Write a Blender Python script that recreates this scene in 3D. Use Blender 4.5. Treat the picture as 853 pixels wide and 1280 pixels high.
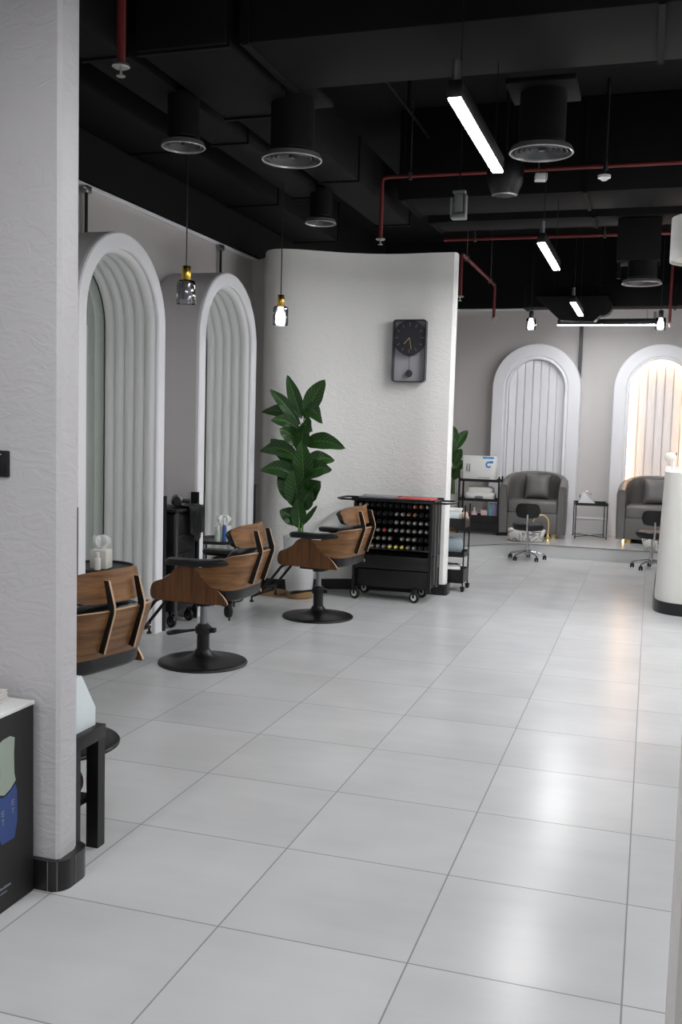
import bpy, bmesh, math, random
from mathutils import Vector, Matrix
PI = math.pi
random.seed(7)
for o in list(bpy.data.objects):
    bpy.data.objects.remove(o)
scn = bpy.context.scene
COL = scn.collection

# ------------------------------------------------------------------ camera
def make_camera():
    p, r, y = -0.08765, 0.0277, -0.30406
    F = Vector((math.sin(y)*math.cos(p), math.cos(y)*math.cos(p), math.sin(p)))
    R0 = Vector((math.cos(y), -math.sin(y), 0))
    U0 = R0.cross(F)
    R = math.cos(r)*R0 + math.sin(r)*U0
    U = -math.sin(r)*R0 + math.cos(r)*U0
    cam = bpy.data.cameras.new('camera')
    o = bpy.data.objects.new('camera', cam)
    COL.objects.link(o)
    o.matrix_world = Matrix(((R.x, U.x, -F.x, -0.0014), (R.y, U.y, -F.y, -2.6708), (R.z, U.z, -F.z, 1.5487), (0, 0, 0, 1)))
    cam.sensor_fit = 'VERTICAL'
    cam.sensor_height = 36.0
    cam.lens = 1228.09/1280*36.0
    cam.clip_start = 0.05
    cam.clip_end = 100
    scn.camera = o
make_camera()

# ------------------------------------------------------------------ light and exposure
scn.view_settings.view_transform = 'Standard'
scn.view_settings.look = 'None'
scn.view_settings.exposure = 0.75
scn.view_settings.gamma = 1.0
scn.view_settings.use_curve_mapping = False
TUBE = 95.0        # strength of the linear ceiling lights
BULB = 16.0
LED = 12.0
w = bpy.data.worlds.new('world'); scn.world = w
w.use_nodes = True
w.node_tree.nodes['Background'].inputs[0].default_value = (0.9, 0.95, 1.0, 1)
w.node_tree.nodes['Background'].inputs[1].default_value = 0.05

# ------------------------------------------------------------------ materials
def new_mat(name):
    m = bpy.data.materials.new(name); m.use_nodes = True
    nt = m.node_tree
    return m, nt, nt.nodes['Principled BSDF']
def N(nt, t, **kw):
    n = nt.nodes.new(t)
    for k, v in kw.items():
        setattr(n, k, v)
    return n
def lin(c):
    return tuple(((v/255.0+0.055)/1.055)**2.4 if v/255.0 > 0.04045 else v/255.0/12.92 for v in c) + (1.0,)
def noise_bump(nt, b, scale=40, strength=0.1, dist=0.01, detail=4):
    tc = N(nt, 'ShaderNodeTexCoord'); nz = N(nt, 'ShaderNodeTexNoise')
    nz.inputs['Scale'].default_value = scale; nz.inputs['Detail'].default_value = detail
    bp = N(nt, 'ShaderNodeBump'); bp.inputs['Strength'].default_value = strength; bp.inputs['Distance'].default_value = dist
    nt.links.new(tc.outputs['Object'], nz.inputs['Vector'])
    nt.links.new(nz.outputs['Fac'], bp.inputs['Height']); nt.links.new(bp.outputs['Normal'], b.inputs['Normal'])
def mat(name, c, rough=0.5, metal=0.0, bump=None, spec=None, var=0.04):
    m, nt, b = new_mat(name)
    b.inputs['Roughness'].default_value = rough; b.inputs['Metallic'].default_value = metal
    if spec is not None: b.inputs['Specular IOR Level'].default_value = spec
    col = lin(c)
    tc = N(nt, 'ShaderNodeTexCoord'); nz = N(nt, 'ShaderNodeTexNoise'); nz.inputs['Scale'].default_value = 6
    mx = N(nt, 'ShaderNodeMix', data_type='RGBA')
    mx.inputs['A'].default_value = tuple(v*(1-var) for v in col[:3])+(1,)
    mx.inputs['B'].default_value = tuple(min(1, v*(1+var)) for v in col[:3])+(1,)
    nt.links.new(tc.outputs['Object'], nz.inputs['Vector']); nt.links.new(nz.outputs['Fac'], mx.inputs['Factor'])
    nt.links.new(mx.outputs['Result'], b.inputs['Base Color'])
    if bump: noise_bump(nt, b, *bump)
    return m
def emit(name, c, s):
    m = bpy.data.materials.new(name); m.use_nodes = True; nt = m.node_tree
    nt.nodes.remove(nt.nodes['Principled BSDF'])
    e = N(nt, 'ShaderNodeEmission'); e.inputs[0].default_value = (*c, 1); e.inputs[1].default_value = s
    nt.links.new(e.outputs[0], nt.nodes['Material Output'].inputs[0])
    return m

def plaster(name, c, strength=0.35, scale=1.0):
    m, nt, b = new_mat(name)
    b.inputs['Base Color'].default_value = lin(c); b.inputs['Roughness'].default_value = 0.55
    tc = N(nt, 'ShaderNodeTexCoord')
    mp = N(nt, 'ShaderNodeMapping'); mp.inputs['Rotation'].default_value = (0.0, 0.7, 0.3); mp.inputs['Scale'].default_value = (5*scale, 5*scale, 11*scale)
    n1 = N(nt, 'ShaderNodeTexNoise'); n1.inputs['Scale'].default_value = 1.3; n1.inputs['Detail'].default_value = 3; n1.inputs['Distortion'].default_value = 1.2
    rp = N(nt, 'ShaderNodeValToRGB'); rp.color_ramp.elements[0].position = 0.5; rp.color_ramp.elements[1].position = 0.56
    rp.color_ramp.elements[0].position = 0.42; rp.color_ramp.elements[1].position = 0.55; e = rp.color_ramp.elements.new(0.72); e.color = (0.1, 0.1, 0.1, 1)
    n2 = N(nt, 'ShaderNodeTexNoise'); n2.inputs['Scale'].default_value = 9*scale; n2.inputs['Detail'].default_value = 5
    ad = N(nt, 'ShaderNodeMath', operation='MULTIPLY_ADD'); ad.inputs[1].default_value = 0.5
    bp = N(nt, 'ShaderNodeBump'); bp.inputs['Strength'].default_value = strength; bp.inputs['Distance'].default_value = 0.012
    nt.links.new(tc.outputs['Object'], mp.inputs['Vector']); nt.links.new(mp.outputs['Vector'], n1.inputs['Vector'])
    nt.links.new(tc.outputs['Object'], n2.inputs['Vector']); nt.links.new(n1.outputs['Fac'], rp.inputs['Fac'])
    nt.links.new(rp.outputs['Color'], ad.inputs[0]); nt.links.new(n2.outputs['Fac'], ad.inputs[2])
    nt.links.new(ad.outputs[0], bp.inputs['Height']); nt.links.new(bp.outputs['Normal'], b.inputs['Normal'])
    return m

def floor_mat():
    m, nt, b = new_mat('porcelain_floor_tiles')
    tc = N(nt, 'ShaderNodeTexCoord'); L = nt.links.new
    sx = N(nt, 'ShaderNodeSeparateXYZ'); L(tc.outputs['Object'], sx.inputs[0])
    g = []; cells = []
    for ax in ('X', 'Y'):
        d = N(nt, 'ShaderNodeMath', operation='DIVIDE'); d.inputs[1].default_value = 0.6; L(sx.outputs[ax], d.inputs[0])
        fr = N(nt, 'ShaderNodeMath', operation='FRACT'); L(d.outputs[0], fr.inputs[0])
        fl = N(nt, 'ShaderNodeMath', operation='FLOOR'); L(d.outputs[0], fl.inputs[0]); cells.append(fl)
        s = N(nt, 'ShaderNodeMath', operation='SUBTRACT'); s.inputs[1].default_value = 0.5; L(fr.outputs[0], s.inputs[0])
        a = N(nt, 'ShaderNodeMath', operation='ABSOLUTE'); L(s.outputs[0], a.inputs[0])
        gt = N(nt, 'ShaderNodeMath', operation='GREATER_THAN'); gt.inputs[1].default_value = 0.5-0.0042; L(a.outputs[0], gt.inputs[0]); g.append(gt)
    mxg = N(nt, 'ShaderNodeMath', operation='MAXIMUM'); L(g[0].outputs[0], mxg.inputs[0]); L(g[1].outputs[0], mxg.inputs[1])
    cv = N(nt, 'ShaderNodeCombineXYZ'); L(cells[0].outputs[0], cv.inputs[0]); L(cells[1].outputs[0], cv.inputs[1])
    wn = N(nt, 'ShaderNodeTexWhiteNoise', noise_dimensions='3D'); L(cv.outputs[0], wn.inputs['Vector'])
    n1 = N(nt, 'ShaderNodeTexNoise'); n1.inputs['Scale'].default_value = 2.2; n1.inputs['Detail'].default_value = 2; n1.inputs['Roughness'].default_value = 0.5
    av = N(nt, 'ShaderNodeVectorMath', operation='MULTIPLY_ADD'); av.inputs[1].default_value = (7, 5, 3)
    L(wn.outputs['Color'], av.inputs[0]); L(tc.outputs['Object'], av.inputs[2]); L(av.outputs[0], n1.inputs['Vector'])
    mp = N(nt, 'ShaderNodeMapping'); mp.inputs['Scale'].default_value = (1.5, 9, 1); L(av.outputs[0], mp.inputs['Vector'])
    n2 = N(nt, 'ShaderNodeTexNoise'); n2.inputs['Scale'].default_value = 1.4; n2.inputs['Detail'].default_value = 4; L(mp.outputs[0], n2.inputs['Vector'])
    base = N(nt, 'ShaderNodeMix', data_type='RGBA'); base.inputs['A'].default_value = lin((174, 174, 174)); base.inputs['B'].default_value = lin((206, 207, 207))
    sm = N(nt, 'ShaderNodeMath', operation='MULTIPLY_ADD'); sm.inputs[1].default_value = 0.22; L(wn.outputs['Value'], sm.inputs[0]); L(n1.outputs['Fac'], sm.inputs[2])
    sm2 = N(nt, 'ShaderNodeMath', operation='MULTIPLY_ADD'); sm2.inputs[1].default_value = 0.35; L(n2.outputs['Fac'], sm2.inputs[0]); L(sm.outputs[0], sm2.inputs[2])
    mr = N(nt, 'ShaderNodeMapRange'); mr.inputs['From Min'].default_value = 0.1; mr.inputs['From Max'].default_value = 1.5; L(sm2.outputs[0], mr.inputs['Value'])
    L(mr.outputs[0], base.inputs['Factor'])
    gm = N(nt, 'ShaderNodeMix', data_type='RGBA'); gm.inputs['B'].default_value = lin((128, 129, 130))
    L(base.outputs['Result'], gm.inputs['A']); L(mxg.outputs[0], gm.inputs['Factor']); L(gm.outputs['Result'], b.inputs['Base Color'])
    rr = N(nt, 'ShaderNodeMapRange'); rr.inputs['To Min'].default_value = 0.225; rr.inputs['To Max'].default_value = 0.262; L(n1.outputs['Fac'], rr.inputs['Value'])
    ra = N(nt, 'ShaderNodeMath', operation='MULTIPLY_ADD'); ra.inputs[1].default_value = 0.4; L(mxg.outputs[0], ra.inputs[0]); L(rr.outputs[0], ra.inputs[2]); L(ra.outputs[0], b.inputs['Roughness'])
    b.inputs['Specular IOR Level'].default_value = 0.2
    bp = N(nt, 'ShaderNodeBump'); bp.inputs['Strength'].default_value = 0.25; bp.inputs['Distance'].default_value = 0.002; bp.invert = True
    L(mxg.outputs[0], bp.inputs['Height']); L(bp.outputs['Normal'], b.inputs['Normal'])
    return m

def wood_mat(name, c1, c2, axis='X'):
    m, nt, b = new_mat(name); L = nt.links.new
    tc = N(nt, 'ShaderNodeTexCoord'); mp = N(nt, 'ShaderNodeMapping')
    mp.inputs['Scale'].default_value = {'X': (2, 2.0, 26), 'Z': (26, 8, 1.5)}[axis]
    nz = N(nt, 'ShaderNodeTexNoise'); nz.inputs['Scale'].default_value = 1.6; nz.inputs['Detail'].default_value = 8; nz.inputs['Roughness'].default_value = 0.65; nz.inputs['Distortion'].default_value = 0.35
    rp = N(nt, 'ShaderNodeValToRGB'); rp.color_ramp.elements[0].position = 0.32; rp.color_ramp.elements[0].color = lin(c1); rp.color_ramp.elements[1].position = 0.68; rp.color_ramp.elements[1].color = lin(c2)
    L(tc.outputs['Object'], mp.inputs[0]); L(mp.outputs[0], nz.inputs['Vector']); L(nz.outputs['Fac'], rp.inputs[0]); L(rp.outputs[0], b.inputs['Base Color'])
    b.inputs['Roughness'].default_value = 0.38
    return m

def marble_mat():
    m, nt, b = new_mat('white_marbled_enamel'); L = nt.links.new
    tc = N(nt, 'ShaderNodeTexCoord'); nz = N(nt, 'ShaderNodeTexNoise'); nz.inputs['Scale'].default_value = 4.5; nz.inputs['Distortion'].default_value = 2.0; nz.inputs['Detail'].default_value = 4
    rp = N(nt, 'ShaderNodeValToRGB'); e = rp.color_ramp.elements
    e[0].position = 0.44; e[0].color = lin((232, 230, 226)); e[1].position = 0.5; e[1].color = lin((120, 118, 116)); k = e.new(0.55); k.color = lin((232, 230, 226))
    L(tc.outputs['Object'], nz.inputs['Vector']); L(nz.outputs['Fac'], rp.inputs[0]); L(rp.outputs[0], b.inputs['Base Color']); b.inputs['Roughness'].default_value = 0.3
    return m

def glass_mat(name, tint, amt=0.5):
    m = bpy.data.materials.new(name); m.use_nodes = True; nt = m.node_tree; L = nt.links.new
    nt.nodes.remove(nt.nodes['Principled BSDF'])
    t = N(nt, 'ShaderNodeBsdfTransparent'); t.inputs[0].default_value = (*tint, 1)
    g = N(nt, 'ShaderNodeBsdfGlossy'); g.inputs['Roughness'].default_value = 0.04; g.inputs[0].default_value = (0.9, 0.9, 0.92, 1)
    fr = N(nt, 'ShaderNodeFresnel'); fr.inputs[0].default_value = 1.5
    ad = N(nt, 'ShaderNodeMath', operation='MULTIPLY_ADD'); ad.inputs[1].default_value = 1.2; ad.inputs[2].default_value = amt
    mx = N(nt, 'ShaderNodeMixShader'); L(fr.outputs[0], ad.inputs[0]); L(ad.outputs[0], mx.inputs[0]); L(t.outputs[0], mx.inputs[1]); L(g.outputs[0], mx.inputs[2])
    L(mx.outputs[0], nt.nodes['Material Output'].inputs[0])
    return m

def leaf_mat():
    m, nt, b = new_mat('broad_green_leaf'); L = nt.links.new
    tc = N(nt, 'ShaderNodeTexCoord'); sp = N(nt, 'ShaderNodeSeparateXYZ'); L(tc.outputs['UV'], sp.inputs[0])
    a = N(nt, 'ShaderNodeMath', operation='SUBTRACT'); a.inputs[1].default_value = 0.5; L(sp.outputs['Y'], a.inputs[0])
    ab = N(nt, 'ShaderNodeMath', operation='ABSOLUTE'); L(a.outputs[0], ab.inputs[0])
    ml = N(nt, 'ShaderNodeMath', operation='LESS_THAN'); ml.inputs[1].default_value = 0.022; L(ab.outputs[0], ml.inputs[0])
    v = N(nt, 'ShaderNodeMath', operation='MULTIPLY_ADD'); v.inputs[1].default_value = -0.5; L(ab.outputs[0], v.inputs[0]); L(sp.outputs['X'], v.inputs[2])
    mu = N(nt, 'ShaderNodeMath', operation='MULTIPLY'); mu.inputs[1].default_value = 62; L(v.outputs[0], mu.inputs[0])
    sn = N(nt, 'ShaderNodeMath', operation='SINE'); L(mu.outputs[0], sn.inputs[0])
    c = N(nt, 'ShaderNodeMix', data_type='RGBA'); c.inputs['A'].default_value = lin((34, 66, 28)); c.inputs['B'].default_value = lin((62, 108, 46))
    mr = N(nt, 'ShaderNodeMapRange'); mr.inputs['From Min'].default_value = -0.6; mr.inputs['From Max'].default_value = 1.4; L(sn.outputs[0], mr.inputs['Value']); L(mr.outputs[0], c.inputs['Factor'])
    c2 = N(nt, 'ShaderNodeMix', data_type='RGBA'); c2.inputs['B'].default_value = lin((92, 130, 62)); L(c.outputs['Result'], c2.inputs['A']); L(ml.outputs[0], c2.inputs['Factor'])
    L(c2.outputs['Result'], b.inputs['Base Color']); b.inputs['Roughness'].default_value = 0.35
    return m

M = {}
M['floor'] = floor_mat()
M['plaster'] = plaster('rough_white_plaster', (194, 192, 194), 0.22, 1.3)
M['plaster_wave'] = plaster('sand_white_plaster', (240, 239, 236), 0.3, 1.9)
M['grey_wall'] = mat('warm_grey_wall_paint', (204, 200, 198), 0.6, bump=(120, 0.05, 0.003, 3), var=0.02)
M['arch_white'] = mat('satin_white_paint', (240, 240, 243), 0.4, var=0.01)
M['flute_white'] = mat('white_fluted_lining', (236, 236, 235), 0.45, var=0.01)
M['arch_side'] = mat('grey_arch_side_paint', (212, 210, 210), 0.55, var=0.02)
M['black_ceiling'] = mat('matt_black_ceiling_paint', (16, 16, 17), 0.85, bump=(30, 0.2, 0.01, 4), spec=0.25)
M['black_duct'] = mat('black_painted_duct', (17, 17, 18), 0.7, spec=0.15)
M['black_metal'] = mat('black_powder_coated_metal', (14, 14, 15), 0.38)
M['black_plastic'] = mat('black_plastic', (12, 12, 13), 0.45)
M['black_leather'] = mat('black_leatherette', (20, 21, 23), 0.34, bump=(220, 0.12, 0.002, 2))
M['black_tile'] = mat('black_skirting_tile', (28, 28, 29), 0.3)
M['chrome'] = mat('chrome', (200, 200, 205), 0.15, 1.0)
M['steel'] = mat('brushed_steel', (150, 152, 155), 0.35, 1.0)
M['brass'] = mat('polished_brass', (196, 158, 72), 0.22, 1.0)
M['gold'] = mat('gold_metal', (228, 200, 140), 0.35, 0.7)
M['red_pipe'] = mat('red_pipe_paint', (98, 22, 24), 0.5)
M['white_plastic'] = mat('white_plastic', (232, 232, 230), 0.4, var=0.01)
M['cream'] = mat('pale_cream_plastic', (226, 222, 214), 0.45, var=0.01)
M['tissue'] = mat('white_tissue_paper', (242, 242, 242), 0.9, bump=(60, 0.3, 0.004, 4))
M['ice_white'] = mat('pale_ice_white_plastic', (216, 226, 228), 0.35, var=0.01)
M['desk_white'] = mat('off_white_desk_laminate', (224, 222, 217), 0.5, var=0.02)
M['near_grey'] = mat('light_grey_panel_paint', (206, 202, 200), 0.55, var=0.02)
M['wood'] = wood_mat('walnut_ply', (90, 58, 32), (150, 106, 62), 'X')
M['wood_side'] = wood_mat('walnut_ply_side', (78, 48, 26), (122, 80, 44), 'Z')
M['ply_edge'] = mat('pale_ply_edge', (188, 158, 128), 0.5)
M['tan_wood'] = mat('tan_wood', (158, 124, 78), 0.5)
M['grey_leather'] = mat('grey_leather', (104, 102, 100), 0.38, bump=(90, 0.25, 0.003, 4), var=0.1)
M['mirror'] = mat('silvered_mirror', (228, 233, 229), 0.02, 1.0, var=0.0)
M['marble'] = marble_mat()
M['glass'] = glass_mat('smoked_clear_glass', (0.72, 0.72, 0.75), 0.10)
M['dark_glass'] = glass_mat('clear_glass_front', (0.93, 0.94, 0.95), 0.02)
M['leaf'] = leaf_mat()
M['stem'] = mat('green_stem', (88, 128, 58), 0.5)
M['soil'] = mat('potting_soil', (48, 38, 30), 0.9, bump=(60, 0.6, 0.01, 4))
M['pot'] = mat('white_ceramic', (222, 222, 222), 0.35, var=0.01)
M['tube'] = emit('lit_white_diffuser', (0.97, 0.98, 1.0), TUBE)
M['bulb'] = emit('lit_bulb', (0.95, 0.97, 1.0), BULB)
M['bulb_off'] = mat('frosted_bulb_glass', (200, 200, 202), 0.3)
M['led'] = emit('warm_led_strip', (1.0, 0.55, 0.22), LED)
M['dial'] = mat('charcoal_clock_dial', (44, 43, 50), 0.5)
M['clock_frame'] = mat('dark_grey_clock_frame', (58, 58, 62), 0.4)
M['clock_glass_back'] = mat('pale_grey_clock_back', (176, 176, 180), 0.35)
M['red_folder'] = mat('red_folder_plastic', (196, 70, 66), 0.5)
M['grey_folder'] = mat('grey_folder_plastic', (120, 122, 126), 0.4)
M['pink'] = mat('pink_card', (232, 196, 200), 0.6)
M['teal'] = mat('teal_card', (120, 176, 182), 0.6)
M['lilac'] = mat('lilac_card', (176, 150, 200), 0.6)
M['blue'] = mat('light_blue_print', (70, 150, 220), 0.5)
M['dark_blue'] = mat('blue_print', (58, 92, 158), 0.5)
M['poster_black'] = mat('black_printed_board', (24, 23, 24), 0.55)
M['poster_green'] = mat('pale_green_print', (158, 170, 156), 0.5)
M['poster_blue'] = mat('deep_blue_print', (42, 70, 132), 0.5)
M['print_white'] = mat('pale_print', (140, 146, 160), 0.6)
M['maroon'] = mat('dark_maroon_cloth', (52, 22, 28), 0.8, bump=(70, 0.6, 0.01, 4))
M['yellow'] = mat('yellow_cap_plastic', (214, 200, 96), 0.4)
M['red'] = mat('red_cap_plastic', (176, 52, 62), 0.4)
M['copper'] = mat('copper_cap_metal', (190, 134, 100), 0.35, 0.8)
M['silver'] = mat('silver_cap_metal', (186, 184, 182), 0.3, 0.8)
M['grout'] = mat('pale_grout', (120, 112, 112), 0.8)
M['platform'] = mat('polished_platform_tile', (196, 197, 196), 0.18, var=0.04)
M['dark_line'] = mat('dark_metal_edge_strip', (60, 60, 62), 0.4)
M['shade'] = mat('white_lamp_shade_fabric', (206, 204, 200), 0.7)
M['skin_pink'] = mat('pale_pink_cloth', (214, 184, 168), 0.8)
M['bottle_green'] = mat('pale_green_bottle', (176, 196, 184), 0.35)
M['dull_rim'] = mat('dull_dark_metal', (92, 93, 95), 0.45, 0.7)
M['valve_grey'] = mat('dull_cast_metal', (120, 122, 122), 0.5)
M['bluegrey'] = mat('blue_grey_fabric', (150, 164, 172), 0.7, bump=(40, 0.4, 0.01, 4))

# ------------------------------------------------------------------ mesh builder
def bez(p, q, t): return p.lerp(q, t)
class MB:
    def __init__(s): s.bm = bmesh.new()
    def face(s, vs, mi=0):
        try:
            f = s.bm.faces.new(vs); f.material_index = mi; return f
        except ValueError: return None
    def box(s, c, d, rz=0, bev=0.0, mi=0, rot=None):
        r = bmesh.ops.create_cube(s.bm, size=1.0)
        vs = r['verts']
        mtx = Matrix.Translation(Vector(c)) @ (rot if rot is not None else Matrix.Rotation(rz, 4, 'Z')) @ Matrix.Diagonal((*d, 1))
        bmesh.ops.transform(s.bm, matrix=mtx, verts=vs)
        fs = set(f for v in vs for f in v.link_faces)
        for f in fs: f.material_index = mi
        if bev > 0:
            es = list(set(e for v in vs for e in v.link_edges))
            bmesh.ops.bevel(s.bm, geom=es, offset=min(bev, min(d)*0.49), segments=3 if bev > 0.012 else 2, affect='EDGES', profile=0.5)
        return s
    def bb(s, x0, x1, y0, y1, z0, z1, bev=0, mi=0):
        return s.box(((x0+x1)/2, (y0+y1)/2, (z0+z1)/2), (abs(x1-x0), abs(y1-y0), abs(z1-z0)), 0, bev, mi)
    def rings(s, rings, close=True, cap=True, mi=0):
        vv = [[s.bm.verts.new(p) for p in r] for r in rings]
        n = len(vv[0])
        for a, b in zip(vv, vv[1:]):
            for i in range(n if close else n-1):
                j = (i+1) % n
                s.face((a[i], a[j], b[j], b[i]), mi)
        if cap and close:
            s.face(list(reversed(vv[0])), mi); s.face(vv[-1], mi)
        return vv
    def lathe(s, prof, c=(0, 0, 0), seg=32, mi=0, axis='Z', cap=True):
        c = Vector(c); R = []
        for r, z in prof:
            ring = []
            for i in range(seg):
                a = 2*PI*i/seg; r_ = max(r, 1e-4)
                p = {'Z': (r_*math.cos(a), r_*math.sin(a), z), 'Y': (r_*math.cos(a), z, r_*math.sin(a)), 'X': (z, r_*math.cos(a), r_*math.sin(a))}[axis]
                ring.append(c+Vector(p))
            R.append(ring)
        s.rings(R, True, cap, mi); return s
    def cyl(s, p0, p1, r0, r1=None, seg=16, mi=0):
        return s.tube([p0, p1], [r0, r0 if r1 is None else r1], seg, mi)
    def tube(s, pts, r, seg=10, mi=0, closed=False):
        P = [Vector(p) for p in pts]; n = len(P)
        rr = r if isinstance(r, (list, tuple)) else [r]*n
        up = None; R = []
        for i, p in enumerate(P):
            if closed: t = (P[(i+1) % n]-P[i-1])
            else: t = P[min(i+1, n-1)]-P[max(i-1, 0)]
            if t.length < 1e-9: t = Vector((0, 0, 1))
            t.normalize()
            if up is None:
                up = t.orthogonal().normalized()
            else:
                up = (up - t*up.dot(t))
                up = up.normalized() if up.length > 1e-6 else t.orthogonal().normalized()
            w_ = t.cross(up)
            R.append([p + (up*math.cos(2*PI*k/seg) + w_*math.sin(2*PI*k/seg))*rr[i] for k in range(seg)])
        if closed: R.append(R[0])
        s.rings(R, True, not closed, mi); 
        if closed: bmesh.ops.remove_doubles(s.bm, verts=s.bm.verts[:], dist=1e-6)
        return s
    def prism(s, poly, plane, a0, a1, mi=0, mi_edge=None):
        """outline poly (u,v) in plane 'XZ','YZ','XY', extruded from a0 to a1 along the third axis"""
        f = {'XZ': lambda u, v, a: (u, a, v), 'YZ': lambda u, v, a: (a, u, v), 'XY': lambda u, v, a: (u, v, a)}[plane]
        A = [s.bm.verts.new(f(u, v, a0)) for u, v in poly]; B = [s.bm.verts.new(f(u, v, a1)) for u, v in poly]
        n = len(A); e = mi if mi_edge is None else mi_edge
        s.face(list(reversed(A)), mi); s.face(B, mi)
        for i in range(n): s.face((A[i], A[(i+1) % n], B[(i+1) % n], B[i]), e)
        return s
    def grid(s, G, thick=None, mi=0, mi_edge=None, uv=False):
        """G[i][j] points; if thick, a solid sheet"""
        ni, nj = len(G), len(G[0])
        V = [[s.bm.verts.new(Vector(p)) for p in row] for row in G]
        fs = []
        for i in range(ni-1):
            for j in range(nj-1):
                f = s.face((V[i][j], V[i+1][j], V[i+1][j+1], V[i][j+1]), mi); fs.append((f, i, j))
        if uv:
            lay = s.bm.loops.layers.uv.verify()
            for f, i, j in fs:
                if f:
                    for lp, (a, b) in zip(f.loops, ((i, j), (i+1, j), (i+1, j+1), (i, j+1))):
                        lp[lay].uv = (a/(ni-1), b/(nj-1))
        if thick:
            s.bm.normal_update()
            nr = [[None]*nj for _ in range(ni)]
            for i in range(ni):
                for j in range(nj):
                    a = Vector(G[min(i+1, ni-1)][j])-Vector(G[max(i-1, 0)][j]); b = Vector(G[i][min(j+1, nj-1)])-Vector(G[i][max(j-1, 0)])
                    n_ = a.cross(b); nr[i][j] = n_.normalized() if n_.length > 1e-12 else Vector((0, 0, 1))
            W = [[s.bm.verts.new(Vector(G[i][j])-nr[i][j]*thick) for j in range(nj)] for i in range(ni)]
            for i in range(ni-1):
                for j in range(nj-1): s.face((W[i][j], W[i][j+1], W[i+1][j+1], W[i+1][j]), mi)
            me = mi if mi_edge is None else mi_edge
            for i in range(ni-1):
                s.face((V[i+1][0], V[i][0], W[i][0], W[i+1][0]), me); s.face((V[i][nj-1], V[i+1][nj-1], W[i+1][nj-1], W[i][nj-1]), me)
            for j in range(nj-1):
                s.face((V[0][j], V[0][j+1], W[0][j+1], W[0][j]), me); s.face((V[ni-1][j+1], V[ni-1][j], W[ni-1][j], W[ni-1][j+1]), me)
        return s
    def ell(s, c, d, seg=20, rings=12, power=1.0, mi=0, rot=None):
        R = []
        def sg(v): return math.copysign(abs(v)**power, v)
        for i in range(rings+1):
            ph = -PI/2 + PI*i/rings; ring = []
            for k in range(seg):
                th = 2*PI*k/seg
                v = Vector((sg(math.cos(ph))*sg(math.cos(th))*d[0]/2+1e-5*math.cos(th), sg(math.cos(ph))*sg(math.sin(th))*d[1]/2+1e-5*math.sin(th), sg(math.sin(ph))*d[2]/2))
                if rot is not None: v = rot @ v
                ring.append(Vector(c)+v)
            R.append(ring)
        s.rings(R, True, True, mi); return s
    def xf(s, mtx):
        bmesh.ops.transform(s.bm, matrix=mtx, verts=s.bm.verts[:]); return s
    def build(s, name, m, parent=None, sharp=38, kind=None):
        bm = s.bm
        bmesh.ops.recalc_face_normals(bm, faces=bm.faces[:])
        for f in bm.faces: f.smooth = True
        for e in bm.edges:
            if len(e.link_faces) == 2 and e.calc_face_angle(0) > math.radians(sharp): e.smooth = False
        me = bpy.data.meshes.new(name); bm.to_mesh(me); bm.free()
        for mm in (m if isinstance(m, (list, tuple)) else [m]): me.materials.append(M[mm])
        o = bpy.data.objects.new(name, me); COL.objects.link(o)
        if parent is not None: o.parent = parent
        if kind: o['kind'] = kind
        return o

def thing(name, label, cat, loc=(0, 0, 0), rz=0, group=None):
    o = bpy.data.objects.new(name, None); COL.objects.link(o)
    o.empty_display_size = 0.1
    o.location = loc; o.rotation_euler = (0, 0, rz)
    o['label'] = label; o['category'] = cat
    if group: o['group'] = group
    return o
def tag(o, label, cat, group=None):
    o['label'] = label; o['category'] = cat
    if group: o['group'] = group
    return o
def copy_tree(o, parent=None):
    c = o.copy(); COL.objects.link(c)
    if parent is not None: c.parent = parent
    for ch in list(o.children): copy_tree(ch, c)
    return c
def struct(name, mb, m):
    return mb.build(name, m, kind='structure')
def dup(root, label, loc, rz=None):
    c = copy_tree(root); c['label'] = label; c.location = loc
    if rz is not None: c.rotation_euler = (0, 0, rz)
    return c

# ------------------------------------------------------------------ room shell
CEIL = 4.2
struct('floor', MB().bb(-4.4, 4.2, -4.4, 11.6, -0.1, 0), 'floor')
struct('ceiling', MB().bb(-4.4, 4.2, -4.4, 11.6, CEIL, CEIL+0.1), 'black_ceiling')
struct('wall_back', MB().bb(-4.4, 4.2, 11.35, 11.5, 0, 3.23), 'grey_wall')
struct('wall_back_upper', MB().bb(-4.4, 4.2, 11.30, 11.5, 3.25, CEIL), 'black_ceiling')
struct('trim_back', MB().bb(-4.0, 4.0, 11.315, 11.35, 3.215, 3.245, 0.004), 'arch_white')
struct('wall_left', MB().bb(-4.0, -3.85, 0.2, 11.35, 0, 3.16), 'grey_wall')
struct('wall_left_upper', MB().bb(-4.0, -3.82, 0.2, 11.35, 3.18, CEIL), 'black_ceiling')
struct('trim_left', MB().bb(-3.85, -3.825, 0.2, 11.3, 3.14, 3.17, 0.004), 'arch_white')
struct('wall_right', MB().bb(4.0, 4.15, -4.2, 11.4, 0, CEIL), 'grey_wall')
struct('wall_front', MB().bb(-4.2, 4.2, -4.35, -4.2, 0, CEIL), 'grey_wall')

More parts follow.
